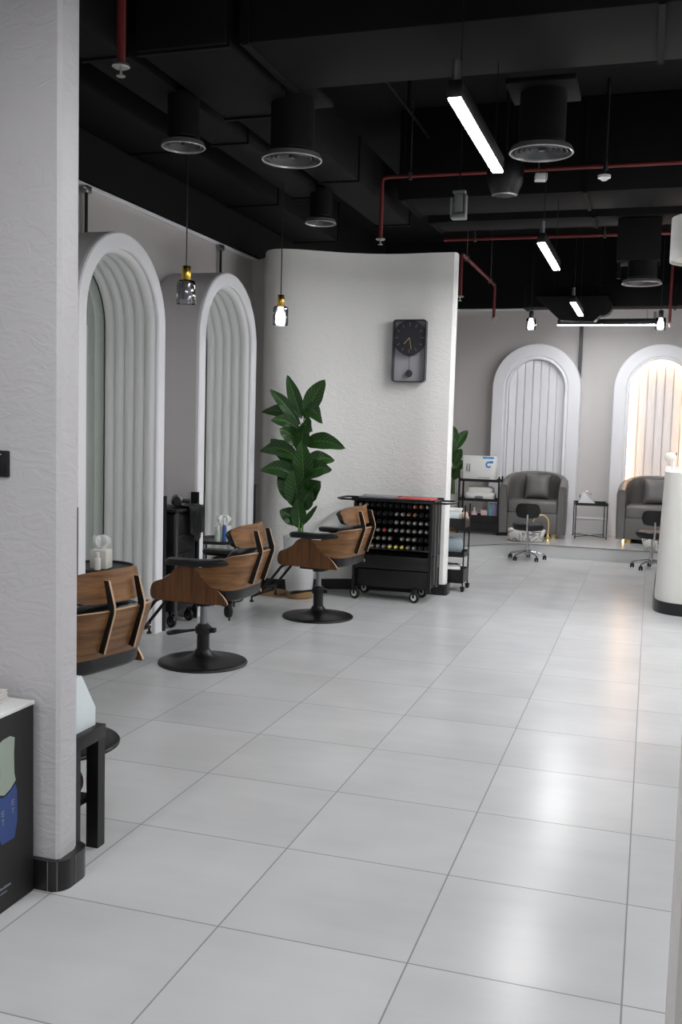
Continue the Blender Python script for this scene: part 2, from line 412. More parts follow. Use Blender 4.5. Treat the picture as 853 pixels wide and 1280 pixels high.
# the short partition beside the camera, with its rounded nose and tiled skirting
def nose_outline(x_end, y0, y1, x0, r=0.05, n=6):
    pts = [(x0, y0), (x_end-r, y0)]
    for i in range(n+1):
        a = -PI/2+PI/2*i/n; pts.append((x_end-r+r*math.cos(a), y0+r+r*math.sin(a)))
    for i in range(n+1):
        a = PI/2*i/n; pts.append((x_end-r+r*math.cos(a), y1-r+r*math.sin(a)))
    pts += [(x0, y1)]
    return pts
mb = MB()
wpoly = [(-4.2, 0.03), (-1.80, 0.03), (-1.788, 0.04), (-1.788, 0.12), (-1.80, 0.15), (-1.83, 0.165), (-4.2, 0.165)]
mb.prism(wpoly, 'XY', 0, CEIL)
struct('wall_partition', mb, 'plaster')
mb = MB(); mb.prism(nose_outline(-1.76, 0.008, 0.185, -4.2, 0.055), 'XY', 0, 0.102)
for k, (gx, gy) in enumerate(((-1.815, 0.0075), (-1.785, 0.017), (-1.766, 0.045), (-1.7595, 0.085), (-1.764, 0.13), (-1.95, 0.0075), (-2.25, 0.0075))):
    mb.box((gx, gy, 0.051), (0.0025, 0.0025, 0.1), mi=1)
struct('baseboard_partition', mb, ['black_tile', 'grout'])

# wavy plaster wall with clock and plant
def catmull(P, n=6):
    out = []
    for i in range(len(P)-1):
        p0 = Vector(P[max(i-1, 0)]); p1 = Vector(P[i]); p2 = Vector(P[i+1]); p3 = Vector(P[min(i+2, len(P)-1)])
        for k in range(n):
            t = k/n
            out.append(0.5*((2*p1)+(p2-p0)*t+(2*p0-5*p1+4*p2-p3)*t*t+(3*p1-p0-3*p2+p3)*t*t*t))
    out.append(Vector(P[-1])); return out
WP = [(-3.86, 6.45), (-3.66, 6.30), (-3.56, 6.08), (-3.47, 5.92), (-3.35, 5.86), (-3.2, 5.90), (-3.0, 6.02), (-2.81, 6.14), (-2.62, 6.22), (-2.42, 6.27), (-2.2, 6.28), (-2.0, 6.265), (-1.83, 6.265)]
path = catmull([(x, y, 0) for x, y in WP], 5)
def wave_outline(off, th, xe):
    f = []; b = []
    for i, p in enumerate(path):
        t = (path[min(i+1, len(path)-1)]-path[max(i-1, 0)]).normalized(); n = Vector((t.y, -t.x, 0))
        f.append(p+n*off); b.append(p-n*th)
    pts = [(p.x, p.y) for p in f]
    y0, y1 = f[-1].y, b[-1].y
    pts += [(xe-0.02, y0), (xe, y0+0.025), (xe, y1-0.03), (xe-0.03, y1)]
    pts += [(p.x, p.y) for p in reversed(b)]
    return pts
struct('wall_wave', MB().prism(wave_outline(0, 0.15, -1.775), 'XY', 0, 3.14), 'plaster_wave')
struct('baseboard_wave', MB().prism(wave_outline(0.016, 0.166, -1.75), 'XY', 0, 0.10), 'black_tile')

# raised platform at the back
PL = 0.155
pp = [(-3.8, 7.6), (-2.9, 8.1), (-2.3, 8.68), (-1.98, 9.05), (-1.8, 9.28), (-1.66, 9.45), (-1.52, 9.55), (-1.3, 9.58), (4.0, 9.5), (4.0, 11.35), (-3.8, 11.35)]
struct('floor_platform', MB().prism(pp, 'XY', 0, PL-0.006), 'platform')
mb = MB(); mb.prism([(x, y-0.012 if y < 11 else y) for x, y in pp], 'XY', PL-0.006, PL, mi=0, mi_edge=1)
struct('trim_platform', mb, ['platform', 'dark_line'])
mb = MB(); mb.bb(-3.8, 4.0, 11.322, 11.35, PL, 0.36); mb.bb(-3.8, 4.0, 11.312, 11.35, 0.345, 0.375, 0.006, mi=1)
struct('baseboard_back', mb, ['arch_side', 'arch_white'])
struct('baseboard_left', MB().bb(-3.85, -3.835, 0.2, 6.3, 0, 0.1), 'black_tile')

# foreground panel end at the near right
struct('wall_near', MB().prism([(0.075, -1.2), (0.068, -1.19), (0.068, -1.05), (0.09, -1.02), (1.9, -1.02), (1.9, -1.2)], 'XY', 0, 1.12), 'near_grey')

# ------------------------------------------------------------------ arch niches
def arch_pts(R, c, spring, n=28, base=0.0):
    pts = [(c-R, base)]
    for i in range(n+1):
        a = PI-PI*i/n; pts.append((c+R*math.cos(a), spring+R*math.sin(a)))
    pts.append((c+R, base)); return pts
def mirror_arch(cy, label):
    # local frame: x=0 at the face of the arch, niche goes to -x, y along the wall
    t = thing('mirror_arch', label, 'mirror arch', (-3.38, cy, 0), 0, 'arched mirror niches along the wall')
    Ro, Ri, sp, D = 0.573, 0.462, 2.203, 0.46
    mb = MB()
    o = arch_pts(Ro, 0, sp); i_ = arch_pts(Ri, 0, sp)
    # face ring with rounded outer edge, and inner rim
    loops = [[(-0.03, y, z) for y, z in o], [(-0.008, y, z) for y, z in arch_pts(Ro-0.002, 0, sp)], [(0, y, z) for y, z in arch_pts(Ro-0.012, 0, sp)],
             [(0, y, z) for y, z in arch_pts(Ri+0.01, 0, sp)], [(-0.01, y, z) for y, z in i_], [(-0.03, y, z) for y, z in i_]]
    mb.grid(loops)
    mb.build('face_ring', 'arch_white', t)
    mb = MB()
    mb.grid([[(-0.03, y, z) for y, z in o], [(-D, y, z) for y, z in o]])
    mb.build('side_casing', 'arch_side', t)
    # fluted lining: convex ribs stepping back to the mirror
    prof = []; nr = 5; pitch = (0.43-0.03)/nr
    for k in range(nr):
        for q in range(7):
            u = q/6; prof.append((-(0.03+pitch*(k+u)), 0.026*math.sin(PI*u)**0.6 if 0 < u < 1 else 0.0))
    mb = MB()
    mb.grid([[(x, y, z) for y, z in arch_pts(Ri-a, 0, sp+0)] for x, a in prof])
    mb.build('fluted_lining', 'flute_white', t, sharp=50)
    mb = MB(); mb.prism(arch_pts(Ri-0.004, 0, sp, base=0.02), 'YZ', -0.448, -0.434)
    mb.build('mirror', 'mirror', t)
    mb = MB(); mb.prism(arch_pts(Ro-0.002, 0, sp), 'YZ', -D, -0.449)
    mb.build('back_panel', 'arch_side', t)
    for s in (-1, 1):
        MB().bb(-0.05, 0.012, s*(Ro+0.002), s*(Ro+0.022), 0, 1.0).build('edge_guard', 'black_metal', t)
    return t
mirror_arch(3.197, 'tall white arch with fluted niche and mirror, beside the plaster partition')
mirror_arch(4.905, 'tall white arch with fluted niche and mirror, nearest the wavy plaster wall')

def panel_arch(cx, label, lit):
    t = thing('panel_arch', label, 'wall arch', (cx, 11.35, PL), 0, 'panelled arches on the back wall')
    Ro, Ri, sp, D = 0.60, 0.385, 2.745-0.60-PL, 0.24
    mb = MB()
    def L(R, y): return [(x, y, z) for x, z in arch_pts(R, 0, sp)]
    mb.grid([L(Ro, 0), L(Ro, -D+0.012), L(Ro-0.01, -D), L(Ri+0.055, -D), L(Ri+0.045, -D+0.02), L(Ri+0.03, -D+0.02), L(Ri+0.02, -D+0.005), L(Ri+0.006, -D+0.005), L(Ri, -D+0.02), L(Ri, -0.10)])
    mb.build('arch_frame', 'arch_white', t, sharp=45)
    # shiplap boards
    n = 7; W = 2*(Ri-0.004)/n
    mb = MB()
    for k in range(n):
        x0 = -Ri+0.004+W*k+0.005; x1 = x0+W-0.010
        pts = [(x0, 0), (x1, 0)]
        for q in range(7):
            x = x1+(x0-x1)*q/6; rr = Ri-0.004
            pts.append((x, sp+math.sqrt(max(rr*rr-x*x, 0))))
        mb.prism(pts, 'XZ', -0.138, -0.105)
    mb.prism(arch_pts(Ri-0.004, 0, sp), 'XZ', -0.106, -0.099)
    mb.build('shiplap_panel', 'arch_white', t)
    if lit:
        pts = [(x, -D+0.055, z) for x, z in arch_pts(Ri-0.006, 0, sp, 40, 0.02)]
        MB().tube(pts, 0.010, 8).build('led_strip', 'led', t)
panel_arch(-1.565, 'unlit white panelled arch on the back wall', False)
panel_arch(0.068, 'white panelled arch edged by a glowing warm light strip', True)

# dark posts on walls
tag(MB().bb(-1.03, -0.98, 11.29, 11.33, 0.38, 3.24).build('wall_channel', 'dark_line'), 'dark vertical channel on the back wall between the two panelled arches', 'channel')
def wall_rod(y, label):
    t = thing('wall_rod', label, 'rod', (-3.81, y, 0), 0, 'rods above the mirror arches')
    MB().cyl((0, 0, 2.2), (0, 0, 3.10), 0.012, seg=10).build('rod', 'black_metal', t)
    mb = MB(); mb.box((0, 0, 3.12), (0.05, 0.07, 0.05), bev=0.008); mb.box((0.01, -0.045, 3.125), (0.03, 0.05, 0.025), bev=0.006)
    mb.build('bracket', 'steel', t)
    MB().bb(-0.038, -0.028, -0.01, 0.03, 2.2, 3.1).build('back_strip', 'grey_wall', t)
wall_rod(3.40, 'thin black rod with steel bracket above the arch beside the partition')
wall_rod(5.62, 'thin black rod with steel bracket above the arch nearest the wavy wall')

# ------------------------------------------------------------------ ceiling services
DUCT_G = 'black ducts and beams under the ceiling'
def duct(name, x0, x1, y0, y1, z0, z1, label, cat='duct'):
    t = thing(name, label, cat, ((x0+x1)/2, (y0+y1)/2, z0), 0, DUCT_G)
    X, Y, Z = (x1-x0)/2, (y1-y0)/2, z1-z0
    MB().bb(-X, X, -Y, Y, 0, Z, 0.006).build('duct_body', 'black_duct', t)
    along_x = X > Y
    Lh = X if along_x else Y; n = max(1, int(Lh*2/1.5))
    for k in range(n+1):
        q = -Lh+0.04+(2*Lh-0.08)*k/n
        mb = MB()
        if along_x: mb.bb(q-0.015, q+0.015, -Y-0.012, Y+0.012, -0.012, Z-0.001)
        else: mb.bb(-X-0.012, X+0.012, q-0.015, q+0.015, -0.012, Z-0.001)
        mb.build('flange', 'black_duct', t)
duct('air_duct', -2.62, -2.12, 1.95, 3.12, 3.42, 3.8, 'short black air duct under the cross beam, nearest the camera')
duct('air_duct', -2.98, -2.72, 0.4, 5.3, 3.44, 3.75, 'long narrow black duct running beside the partition')
duct('air_duct', -2.62, -2.30, 3.14, 6.6, 3.46, 3.8, 'long black duct running towards the wavy wall')
duct('air_duct', -3.78, -3.3, 0.4, 7.5, 3.5, 3.9, 'wide black duct hugging the wall above the mirror arches')
duct('ceiling_beam', -2.06, 3.9, 1.98, 2.68, 3.42, 4.19, 'wide black cross beam nearest the camera, above the first linear light', 'beam')
duct('ceiling_beam', -2.15, 3.9, 5.55, 6.2, 3.46, 4.19, 'wide black cross beam behind the first red pipe', 'beam')
duct('ceiling_beam', -2.15, 3.9, 6.7, 7.15, 3.5, 4.19, 'lower black cross beam behind the second linear light', 'beam')
duct('air_duct', -1.65, 3.8, 9.9, 10.25, 3.09, 3.35, 'dark grey duct crossing in front of the back wall', 'duct')
# tapered duct by the back wall
t = thing('tapered_duct', 'dark tapered duct piece above the black linear light by the back wall', 'duct', (-0.85, 9.75, 0), 0, DUCT_G)
MB().prism([(-0.6, 3.18), (-0.3, 2.9), (0.1, 2.88), (0.25, 3.02), (0.25, 3.18)], 'XZ', -0.12, 0.12).build('duct_body', 'black_duct', t)
MB().lathe([(0.10, -0.115), (0.11, -0.11), (0.11, 0.11), (0.10, 0.115)], (0.20, 0, 3.06), 20, axis='Y').build('round_collar', 'black_ceiling', t)
for q in (-0.4, 0.15): MB().cyl((q, 0, 3.17), (q, 0, 4.199), 0.006, seg=6).build('hanger_rod', 'black_duct', t)
# a slab of ceiling further back and hanging conduit
for x, y0, y1, z, lb in ((-1.9, 3.0, 9.6, 3.95, 'thin black conduit running along the room above the linear lights'), (-3.1, 0.5, 9.0, 4.0, 'thin black conduit running along the room near the left wall')):
    t = thing('conduit', lb, 'conduit', (x, (y0+y1)/2, z), 0, 'black conduits under the ceiling')
    MB().cyl((0, -(y1-y0)/2, 0), (0, (y1-y0)/2, 0), 0.012, seg=10).build('pipe', 'black_duct', t)
    for k in range(5):
        yy = -(y1-y0)/2*0.9+(y1-y0)*0.9*k/4; MB().bb(-0.01, 0.01, yy-0.01, yy+0.01, 0, CEIL-z-0.001).build('clip', 'black_duct', t)

def diffuser(x, y, z, R, H, label, mouth='silver'):
    t = thing('ceiling_diffuser', label, 'air diffuser', (x, y, z), 0, 'round air diffusers')
    MB().lathe([(R*0.66, 0.05), (R*0.72, 0.055), (R*0.72, H), (R*0.66, H)], seg=32).build('neck', 'black_duct', t)
    if H > 0.3: MB().bb(-R*1.05, R*1.05, -R*1.05, R*1.05, H, H+0.03, 0.004).build('collar_plate', 'black_duct', t)
    for k, rr in enumerate((1.0, 0.82, 0.66, 0.50, 0.34)):
        q = MB(); q.lathe([(R*rr, 0.002+0.006*k), (R*rr-0.004, -0.002+0.006*k), (R*rr-(0.011 if k == 0 else 0.006), 0.0+0.006*k), (R*rr-0.016, 0.03+0.006*k), (R*rr-0.012, 0.031+0.006*k), (R*rr, 0.002+0.006*k)], seg=40, cap=False)
        q.build('louvre_ring', 'silver' if k == 0 else 'dull_rim', t)
    MB().lathe([(R*0.74, 0.05), (R*0.74, 0.056)], seg=28).build('inner_plate', 'black_plastic', t)
    MB().lathe([(0.001, 0.012), (R*0.1, 0.014), (R*0.1, 0.05), (0.001, 0.05)], seg=20).build('centre_hub', 'dull_rim', t)
diffuser(-2.12, 2.92, 3.10, 0.18, 0.35, 'round air diffuser with bright rim, between the red sprinkler drop and the first linear light')
diffuser(-0.68, 3.06, 3.10, 0.18, 0.33, 'large round air diffuser just beyond the first linear light')
diffuser(-2.72, 2.70, 3.15, 0.13, 0.30, 'small round air diffuser above the brass pendant in front of the first arch')
diffuser(-2.70, 5.15, 3.20, 0.13, 0.27, 'small round air diffuser in front of the wavy wall')
diffuser(-0.17, 6.9, 2.92, 0.18, 0.22, 'square-boxed round air diffuser hanging beside the white drum shade')
t = thing('duct_box', 'tall black duct box dropping to the round diffuser beside the drum shade', 'duct', (-0.21, 6.95, 0), 0, DUCT_G)
MB().bb(-0.19, 0.19, -0.19, 0.19, 3.12, 3.49, 0.004).build('box_body', 'black_ceiling', t)
mb = MB(); 
for s in (-1, 1): mb.bb(s*0.17-0.015, s*0.17+0.015, -0.03, 0.03, 2.98, 3.12)
mb.build('hanger_strap', 'black_duct', t)

def linear_light(x, y, label, along='Y', z=2.9, L=1.2, housing='black_metal', top=CEIL, strip=0.026):
    t = thing('linear_light', label, 'linear light', (x, y, z), 0 if along == 'Y' else PI/2, 'suspended linear lights')
    MB().bb(-0.03, 0.03, -L/2, L/2, 0.003, 0.075, 0.004).build('housing', housing, t)
    MB().bb(-strip, strip, -L/2+0.004, L/2-0.004, -0.004, 0.004).build('diffuser', 'tube', t)
    for s in (-1, 1):
        w_ = MB(); w_.cyl((0, s*(L/2-0.12), 0.075), (0, s*(L/2-0.12), top-z-0.005), 0.0025, seg=6); w_.build('suspension_wire', 'black_metal', t)
    MB().cyl((0, -L/2+0.03, 0.075), (0, -L/2+0.03, 0.16), 0.018, seg=10).build('cable_gland', 'steel', t)
linear_light(-0.85, 2.03, 'brightest and nearest suspended linear light, before the large round diffuser')
linear_light(-0.84, 5.25, 'suspended linear light halfway along the room, second from the camera')
linear_light(-0.87, 8.62, 'farthest lengthwise linear light, above the gap between the back arches')
linear_light(-0.62, 10.15, 'black linear light hanging crosswise in front of the back wall', 'X', 2.89, top=3.08, strip=0.013)
for x, y, s in ((-0.85, -1.3, 'behind the camera over the walkway'), (0.95, -1.3, 'behind the camera towards the reception side'), (-1.9, -3.0, 'nearest the shop front over the walkway'), (0.9, 3.6, 'over the walkway beside the desk, nearest'), (0.9, 5.25, 'over the near corner of the reception desk'), (1.5, 6.95, 'over the middle of the reception desk'), (2.6, 3.6, 'beyond the reception row, nearest'), (2.6, 6.95, 'beyond the reception row, farthest')):  # fixtures out of view, added to brighten walls, floor and desk
    linear_light(x, y, 'added unseen linear fill light '+s)

def pendant(x, y, zb, label, lit, sc=1.0, top=CEIL):
    t = thing('pendant_light', label, 'pendant light', (x, y, zb), 0, 'glass pendant lights')
    R, H = 0.062*sc, 0.145*sc
    MB().lathe([(R*0.35, H), (R*0.8, H), (R*0.97, H-0.01*sc), (R, H-0.03*sc), (R, 0.012*sc), (R*0.97, 0), (R*0.955, 0.012*sc), (R*0.955, H-0.03*sc), (R*0.8, H-0.008*sc), (R*0.35, H-0.006*sc)], seg=28, cap=False).build('glass_shade', 'glass', t)
    MB().lathe([(0.001, H-0.004), (0.027*sc, H-0.004), (0.029*sc, H), (0.029*sc, H+0.085*sc), (0.026*sc, H+0.09*sc), (0.001, H+0.09*sc)], seg=20).build('lamp_holder', 'brass' if lit < 2 else 'black_metal', t)
    MB().lathe([(0.001, 0.008*sc), (0.028*sc, 0.010*sc), (0.050*sc, 0.026*sc), (0.053*sc, 0.055*sc), (0.044*sc, 0.085*sc), (0.022*sc, 0.105*sc), (0.018*sc, H)], seg=20).build('bulb', 'bulb' if lit else 'bulb_off', t)
    MB().cyl((0, 0, H+0.09*sc), (0, 0, top-zb-0.005), 0.0045, seg=6).build('cord', 'black_metal', t)
pendant(-2.85, 3.02, 2.285, 'unlit smoky glass pendant with brass holder, in front of the first arch', 0, 1.0, 3.427)
pendant(-2.85, 4.67, 2.325, 'lit glass pendant with brass holder, in front of the wavy wall', 1, 1.0, 3.427)
pendant(-1.47, 9.45, 2.765, 'lit glass pendant with dark holder above the unlit panelled arch', 2, 0.95)
pendant(0.02, 9.45, 2.76, 'lit glass pendant with dark holder above the glowing panelled arch', 2, 0.95)

def sprinkler(parent, z, x=0, y=0):
    s = MB(); s.lathe([(0.012, 0.0), (0.036, -0.004), (0.040, -0.014), (0.030, -0.020), (0.012, -0.012)], (x, y, z), 20)
    s.cyl((x, y, z-0.012), (x, y, z-0.05), 0.006, seg=8); s.lathe([(0.002, -0.05), (0.020, -0.052), (0.020, -0.056), (0.002, -0.06)], (x, y, z), 16)
    s.build('sprinkler_head', 'silver', parent)
PG = 'red sprinkler pipes'
t = thing('sprinkler_pipe', 'vertical red sprinkler drop nearest the camera, above the partition edge', 'sprinkler pipe', (-2.35, 1.35, 0), 0, PG)
MB().cyl((0, 0, 3.135), (0, 0, 4.19), 0.02, seg=14).build('pipe', 'red_pipe', t); sprinkler(t, 3.13)
t = thing('sprinkler_pipe', 'red sprinkler pipe crossing behind the large diffuser and dropping to the wavy wall', 'sprinkler pipe', (0, 5.35, 0), 0, PG)
mb = MB(); mb.tube([(-2.24, 0, 3.11), (-2.24, 0, 3.56), (-2.232, 0, 3.59), (-2.2, 0, 3.6), (3.8, 0, 3.6)], 0.017, 12); mb.build('pipe', 'red_pipe', t); sprinkler(t, 3.11, -2.24)
for x in (-2.0, -0.45, 1.2):
    mb = MB(); mb.bb(x-0.012, x+0.012, -0.022, 0.022, 3.57, 3.625); mb.cyl((x, 0, 3.62), (x, 0, 4.19), 0.005, seg=6); mb.build('pipe_hanger', 'steel', t)
t = thing('sprinkler_pipe', 'red sprinkler pipe crossing behind the second linear light', 'sprinkler pipe', (0, 8.4, 0), 0, PG)
MB().cyl((-2.35, 0, 3.66), (3.8, 0, 3.66), 0.02, seg=12).build('pipe', 'red_pipe', t)
for x in (-2.0, -0.6, 1.2):
    mb = MB(); mb.cyl((x, 0, 3.66), (x, 0, 4.19), 0.005, seg=6); mb.bb(x-0.012, x+0.012, -0.026, 0.026, 3.63, 3.69); mb.build('pipe_hanger', 'steel', t)
t = thing('sprinkler_pipe', 'red sprinkler pipe running lengthwise past the end of the wavy wall', 'sprinkler pipe', (-1.97, 7.5, 0), 0, PG)
mb = MB(); mb.tube([(0, 0, 2.92), (0, 0, 3.33), (0, 0.03, 3.345), (0, 2.2, 3.345), (0, 2.24, 3.33), (0, 2.25, 3.3), (0, 2.25, 2.95)], 0.019, 12); mb.build('pipe', 'red_pipe', t)
sprinkler(t, 2.92); sprinkler(t, 2.95, 0, 2.25)
for q in (0.3, 1.9):
    mb = MB(); mb.bb(-0.024, 0.024, q-0.012, q+0.012, 3.32, 3.37); mb.cyl((0, q, 3.365), (0, q, 4.19), 0.005, seg=6); mb.build('pipe_hanger', 'steel', t)
t = thing('sprinkler_pipe', 'short red sprinkler drop beside the lit pendant at the glowing arch', 'sprinkler pipe', (0.12, 9.75, 0), 0, PG)
MB().cyl((0, 0, 2.88), (0, 0, 4.19), 0.018, seg=12).build('pipe', 'red_pipe', t); sprinkler(t, 2.88)

t = thing('dome_speaker', 'black can-shaped ceiling speaker below the first red pipe', 'speaker', (-1.17, 4.98, 3.32))
MB().lathe([(0.001, 0.0), (0.085, 0.002), (0.098, 0.012), (0.135, 0.10), (0.14, 0.2), (0.12, 0.26), (0.001, 0.27)], seg=32).build('speaker_body', 'black_plastic', t)
MB().lathe([(0.086, -0.003), (0.096, 0.006), (0.086, 0.008)], seg=32, cap=False).build('grille_ring', 'steel', t)
MB().cyl((0, 0, 0.26), (0, 0, 0.87), 0.012, seg=8).build('mounting_rod', 'black_metal', t)
t = thing('ceiling_box', 'small white square box under the large round diffuser', 'junction box', (-0.905, 5.0, 3.42))
MB().box((0, 0, 0.03), (0.09, 0.09, 0.05), rz=0.2, bev=0.006).build('box_body', 'white_plastic', t)
MB().cyl((-0.02, 0, 0.055), (-0.02, 0, 0.77), 0.006, seg=6).build('mounting_rod', 'steel', t)
t = thing('smoke_detector', 'small round white smoke detector beside the first red pipe', 'smoke detector', (-0.45, 5.15, 3.46))
MB().lathe([(0.001, -0.02), (0.02, -0.018), (0.035, -0.004), (0.048, 0.0), (0.048, 0.02), (0.001, 0.022)], seg=24).build('detector_body', 'white_plastic', t)
MB().cyl((0, 0, 0.02), (0, 0, 0.73), 0.01, seg=8).build('mounting_rod', 'black_metal', t)
t = thing('valve_box', 'pale metal valve unit with ribbed sides hanging under the first beam', 'valve', (-1.52, 5.0, 3.16))
mb = MB(); mb.box((0, 0, 0.12), (0.07, 0.06, 0.14), bev=0.006); mb.build('valve_body', 'valve_grey', t)
mb = MB(); mb.box((0.0, 0, 0.022), (0.12, 0.1, 0.035), bev=0.01); mb.box((-0.058, 0, 0.10), (0.018, 0.06, 0.13), bev=0.005); mb.box((0.052, 0, 0.11), (0.018, 0.06, 0.15), bev=0.005)
mb.box((0, 0, 0.21), (0.1, 0.05, 0.02), bev=0.004); mb.build('valve_bracket', 'valve_grey', t)
MB().cyl((0, 0, 0.215), (0, 0, 1.03), 0.008, seg=6).build('mounting_rod', 'black_metal', t)
t = thing('drum_shade_light', 'white drum shade hanging over the reception desk at the picture edge', 'pendant light', (0.30, 5.0, 2.80))
mb = MB(); mb.lathe([(0.25, 0.0), (0.25, 0.31), (0.244, 0.31), (0.244, 0.0), (0.25, 0.0)], seg=40, cap=False); mb.build('lamp_shade', 'shade', t)
MB().lathe([(0.001, 0.02), (0.24, 0.02), (0.24, 0.028), (0.001, 0.028)], seg=36).build('shade_diffuser', 'cream', t)
MB().cyl((0, 0, 0.028), (0, 0, 1.39), 0.006, seg=6).build('cord', 'black_metal', t)

# ------------------------------------------------------------------ styling chairs
def interp(tab, x):
    if x <= tab[0][0]: return tab[0][1]
    for (a, b), (c, d) in zip(tab, tab[1:]):
        if x <= c: return b+(d-b)*(x-a)/(c-a)
    return tab[-1][1]
def make_chair(label, loc, rz):
    t = thing('styling_chair', label, 'salon chair', loc, rz, 'walnut styling chairs')
    # base
    MB().lathe([(0.286, 0), (0.288, 0.008), (0.284, 0.014), (0.25, 0.020), (0.16, 0.030), (0.09, 0.045), (0.058, 0.066), (0.046, 0.09), (0.001, 0.09)], seg=56).build('base_disc', 'black_metal', t, sharp=50)
    mb = MB(); mb.lathe([(0.04, 0.085), (0.04, 0.245), (0.036, 0.255), (0.001, 0.256)], seg=28); mb.lathe([(0.05, 0.195), (0.052, 0.2), (0.052, 0.232), (0.05, 0.238)], seg=28); mb.box((-0.055, -0.012, 0.215), (0.05, 0.04, 0.03), bev=0.005)
    mb.build('pump_housing', 'black_metal', t)
    MB().lathe([(0.022, 0.25), (0.022, 0.385)], seg=20).build('gas_cylinder', 'steel', t)
    mb = MB(); mb.lathe([(0.05, 0.375), (0.05, 0.40)], seg=20); mb.bb(-0.12, 0.12, -0.11, 0.11, 0.398, 0.448, 0.006); mb.bb(-0.20, 0.20, -0.15, -0.11, 0.425, 0.448, 0.004); mb.bb(-0.20, 0.20, 0.11, 0.15, 0.425, 0.448, 0.004)
    mb.build('mounting_plate', 'black_metal', t)
    # pump lever loop
    pts = [(0.03, 0.0, 0.215), (0.10, 0.03, 0.205), (0.17, 0.06, 0.190), (0.22, 0.055, 0.180), (0.25, 0.0, 0.178), (0.22, -0.045, 0.180), (0.15, -0.03, 0.190), (0.10, 0.012, 0.203)]
    MB().tube(catmull(pts, 4), 0.009, 8).build('pump_lever', 'black_metal', t)
    # footrest
    ft = MB()
    for s in (-1, 1):
        ft.tube(catmull([(0.05, s*0.10, 0.432), (0.20, s*0.10, 0.425), (0.28, s*0.10, 0.405), (0.33, s*0.10, 0.35), (0.44, s*0.10, 0.215), (0.475, s*0.10, 0.165)], 5), 0.011, 10)
    ft.tube(catmull([(0.475, -0.10, 0.165), (0.49, -0.19, 0.155), (0.50, -0.205, 0.15)], 3), 0.011, 10)
    ft.tube(catmull([(0.475, 0.10, 0.165), (0.49, 0.19, 0.155), (0.50, 0.205, 0.15)], 3), 0.011, 10)
    ft.cyl((0.44, -0.10, 0.205), (0.44, 0.10, 0.205), 0.011, seg=10)
    ft.cyl((0.475, -0.10, 0.165), (0.475, 0.10, 0.165), 0.011, seg=10)
    fo = ft.build('footrest', 'black_metal', t)
    for s in (-1, 1):
        MB().lathe([(0.001, 0.105), (0.018, 0.105), (0.016, 0.118), (0.008, 0.122), (0.008, 0.16)], (0.50, s*0.205, 0), 14).build('rubber_foot', 'black_plastic', fo)
    # seat pan and the two wave-shaped wings
    pan = []
    for i in range(13):
        u = i/12; x = 0.225-0.535*u
        half = 0.262*(1-max(0, (u-0.78)/0.22)**2.2*0.40)
        zr = 0.447+0.02*max(0, (u-0.72)/0.28)**2
        pan.append([(x, half*v, zr+0.012*abs(v)**3) for v in [-1+2*j/12 for j in range(13)]])
    MB().grid(pan, 0.014, 0, 1).build('seat_pan', ['wood', 'ply_edge'], t)
    wing = [(0.205, 0.442), (0.226, 0.452), (0.235, 0.472), (0.236, 0.500), (0.230, 0.525), (0.219, 0.544), (0.202, 0.556), (0.180, 0.564), (0.155, 0.572), (0.125, 0.586), (0.098, 0.608), (0.078, 0.634), (0.058, 0.652), (0.030, 0.663), (-0.005, 0.668), (-0.045, 0.667), (-0.073, 0.657),
            (-0.092, 0.632), (-0.108, 0.605), (-0.128, 0.585), (-0.160, 0.563), (-0.195, 0.544), (-0.228, 0.520), (-0.256, 0.494), (-0.276, 0.470), (-0.288, 0.448), (-0.280, 0.440), (-0.15, 0.438)]
    for s in (-1, 1):
        MB().prism(wing, 'XZ', s*0.262, s*0.276, 0, 1).build('side_wing', ['wood_side', 'ply_edge'], t)
    mb = MB(); mb.ell((-0.055, 0, 0.515), (0.56, 0.51, 0.155), 36, 14, 0.45); mb.build('seat_cushion', 'black_leather', t)
    # wrapped lower back shell
    half = [(-0.075, -0.283), (-0.13, -0.285), (-0.18, -0.284), (-0.23, -0.276), (-0.28, -0.255), (-0.32, -0.22), (-0.345, -0.17), (-0.358, -0.11), (-0.362, 0)]
    hp = catmull([(x, y, 0) for x, y in half], 4)
    full = hp + [Vector((p.x, -p.y, 0)) for p in reversed(hp[:-1])]
    bot = [(-0.37, 0.535), (-0.33, 0.530), (-0.28, 0.530), (-0.23, 0.540), (-0.20, 0.548), (-0.165, 0.566), (-0.125, 0.602), (-0.10, 0.635), (-0.07, 0.658)]
    top = [(-0.37, 0.758), (-0.33, 0.755), (-0.30, 0.750), (-0.265, 0.742), (-0.235, 0.722), (-0.21, 0.690), (-0.185, 0.668), (-0.15, 0.662), (-0.07, 0.662)]
    def shell(off, nn, zlo=None):
        G = []
        for i, p in enumerate(full):
            tt = (full[min(i+1, len(full)-1)]-full[max(i-1, 0)]).normalized(); n_ = Vector((tt.y, -tt.x, 0))
            zb, zt = interp(bot, p.x), interp(top, p.x)
            row = []
            for k in range(nn+1):
                z = zb+(zt-zb)*k/nn
                wr = min(1, max(0, (-p.x-0.1)/0.2)); lean = (0.045-(z-0.50)*0.36)*wr
                row.append((p.x-n_.x*off*0+lean, p.y, z))
            G.append(row)
        return G
    G = shell(0, 8)
    c = sum((Vector(q) for r in G for q in r), Vector())/(len(G)*len(G[0]))
    MB().grid(G, 0.013, 0, 1).build('back_shell', ['wood', 'ply_edge'], t)
    # back cushion
    mb = MB(); mb.ell((-0.275, 0, 0.64), (0.12, 0.48, 0.25), 28, 12, 0.5, rot=Matrix.Rotation(-0.18, 3, 'Y')); mb.build('back_cushion', 'black_leather', t)
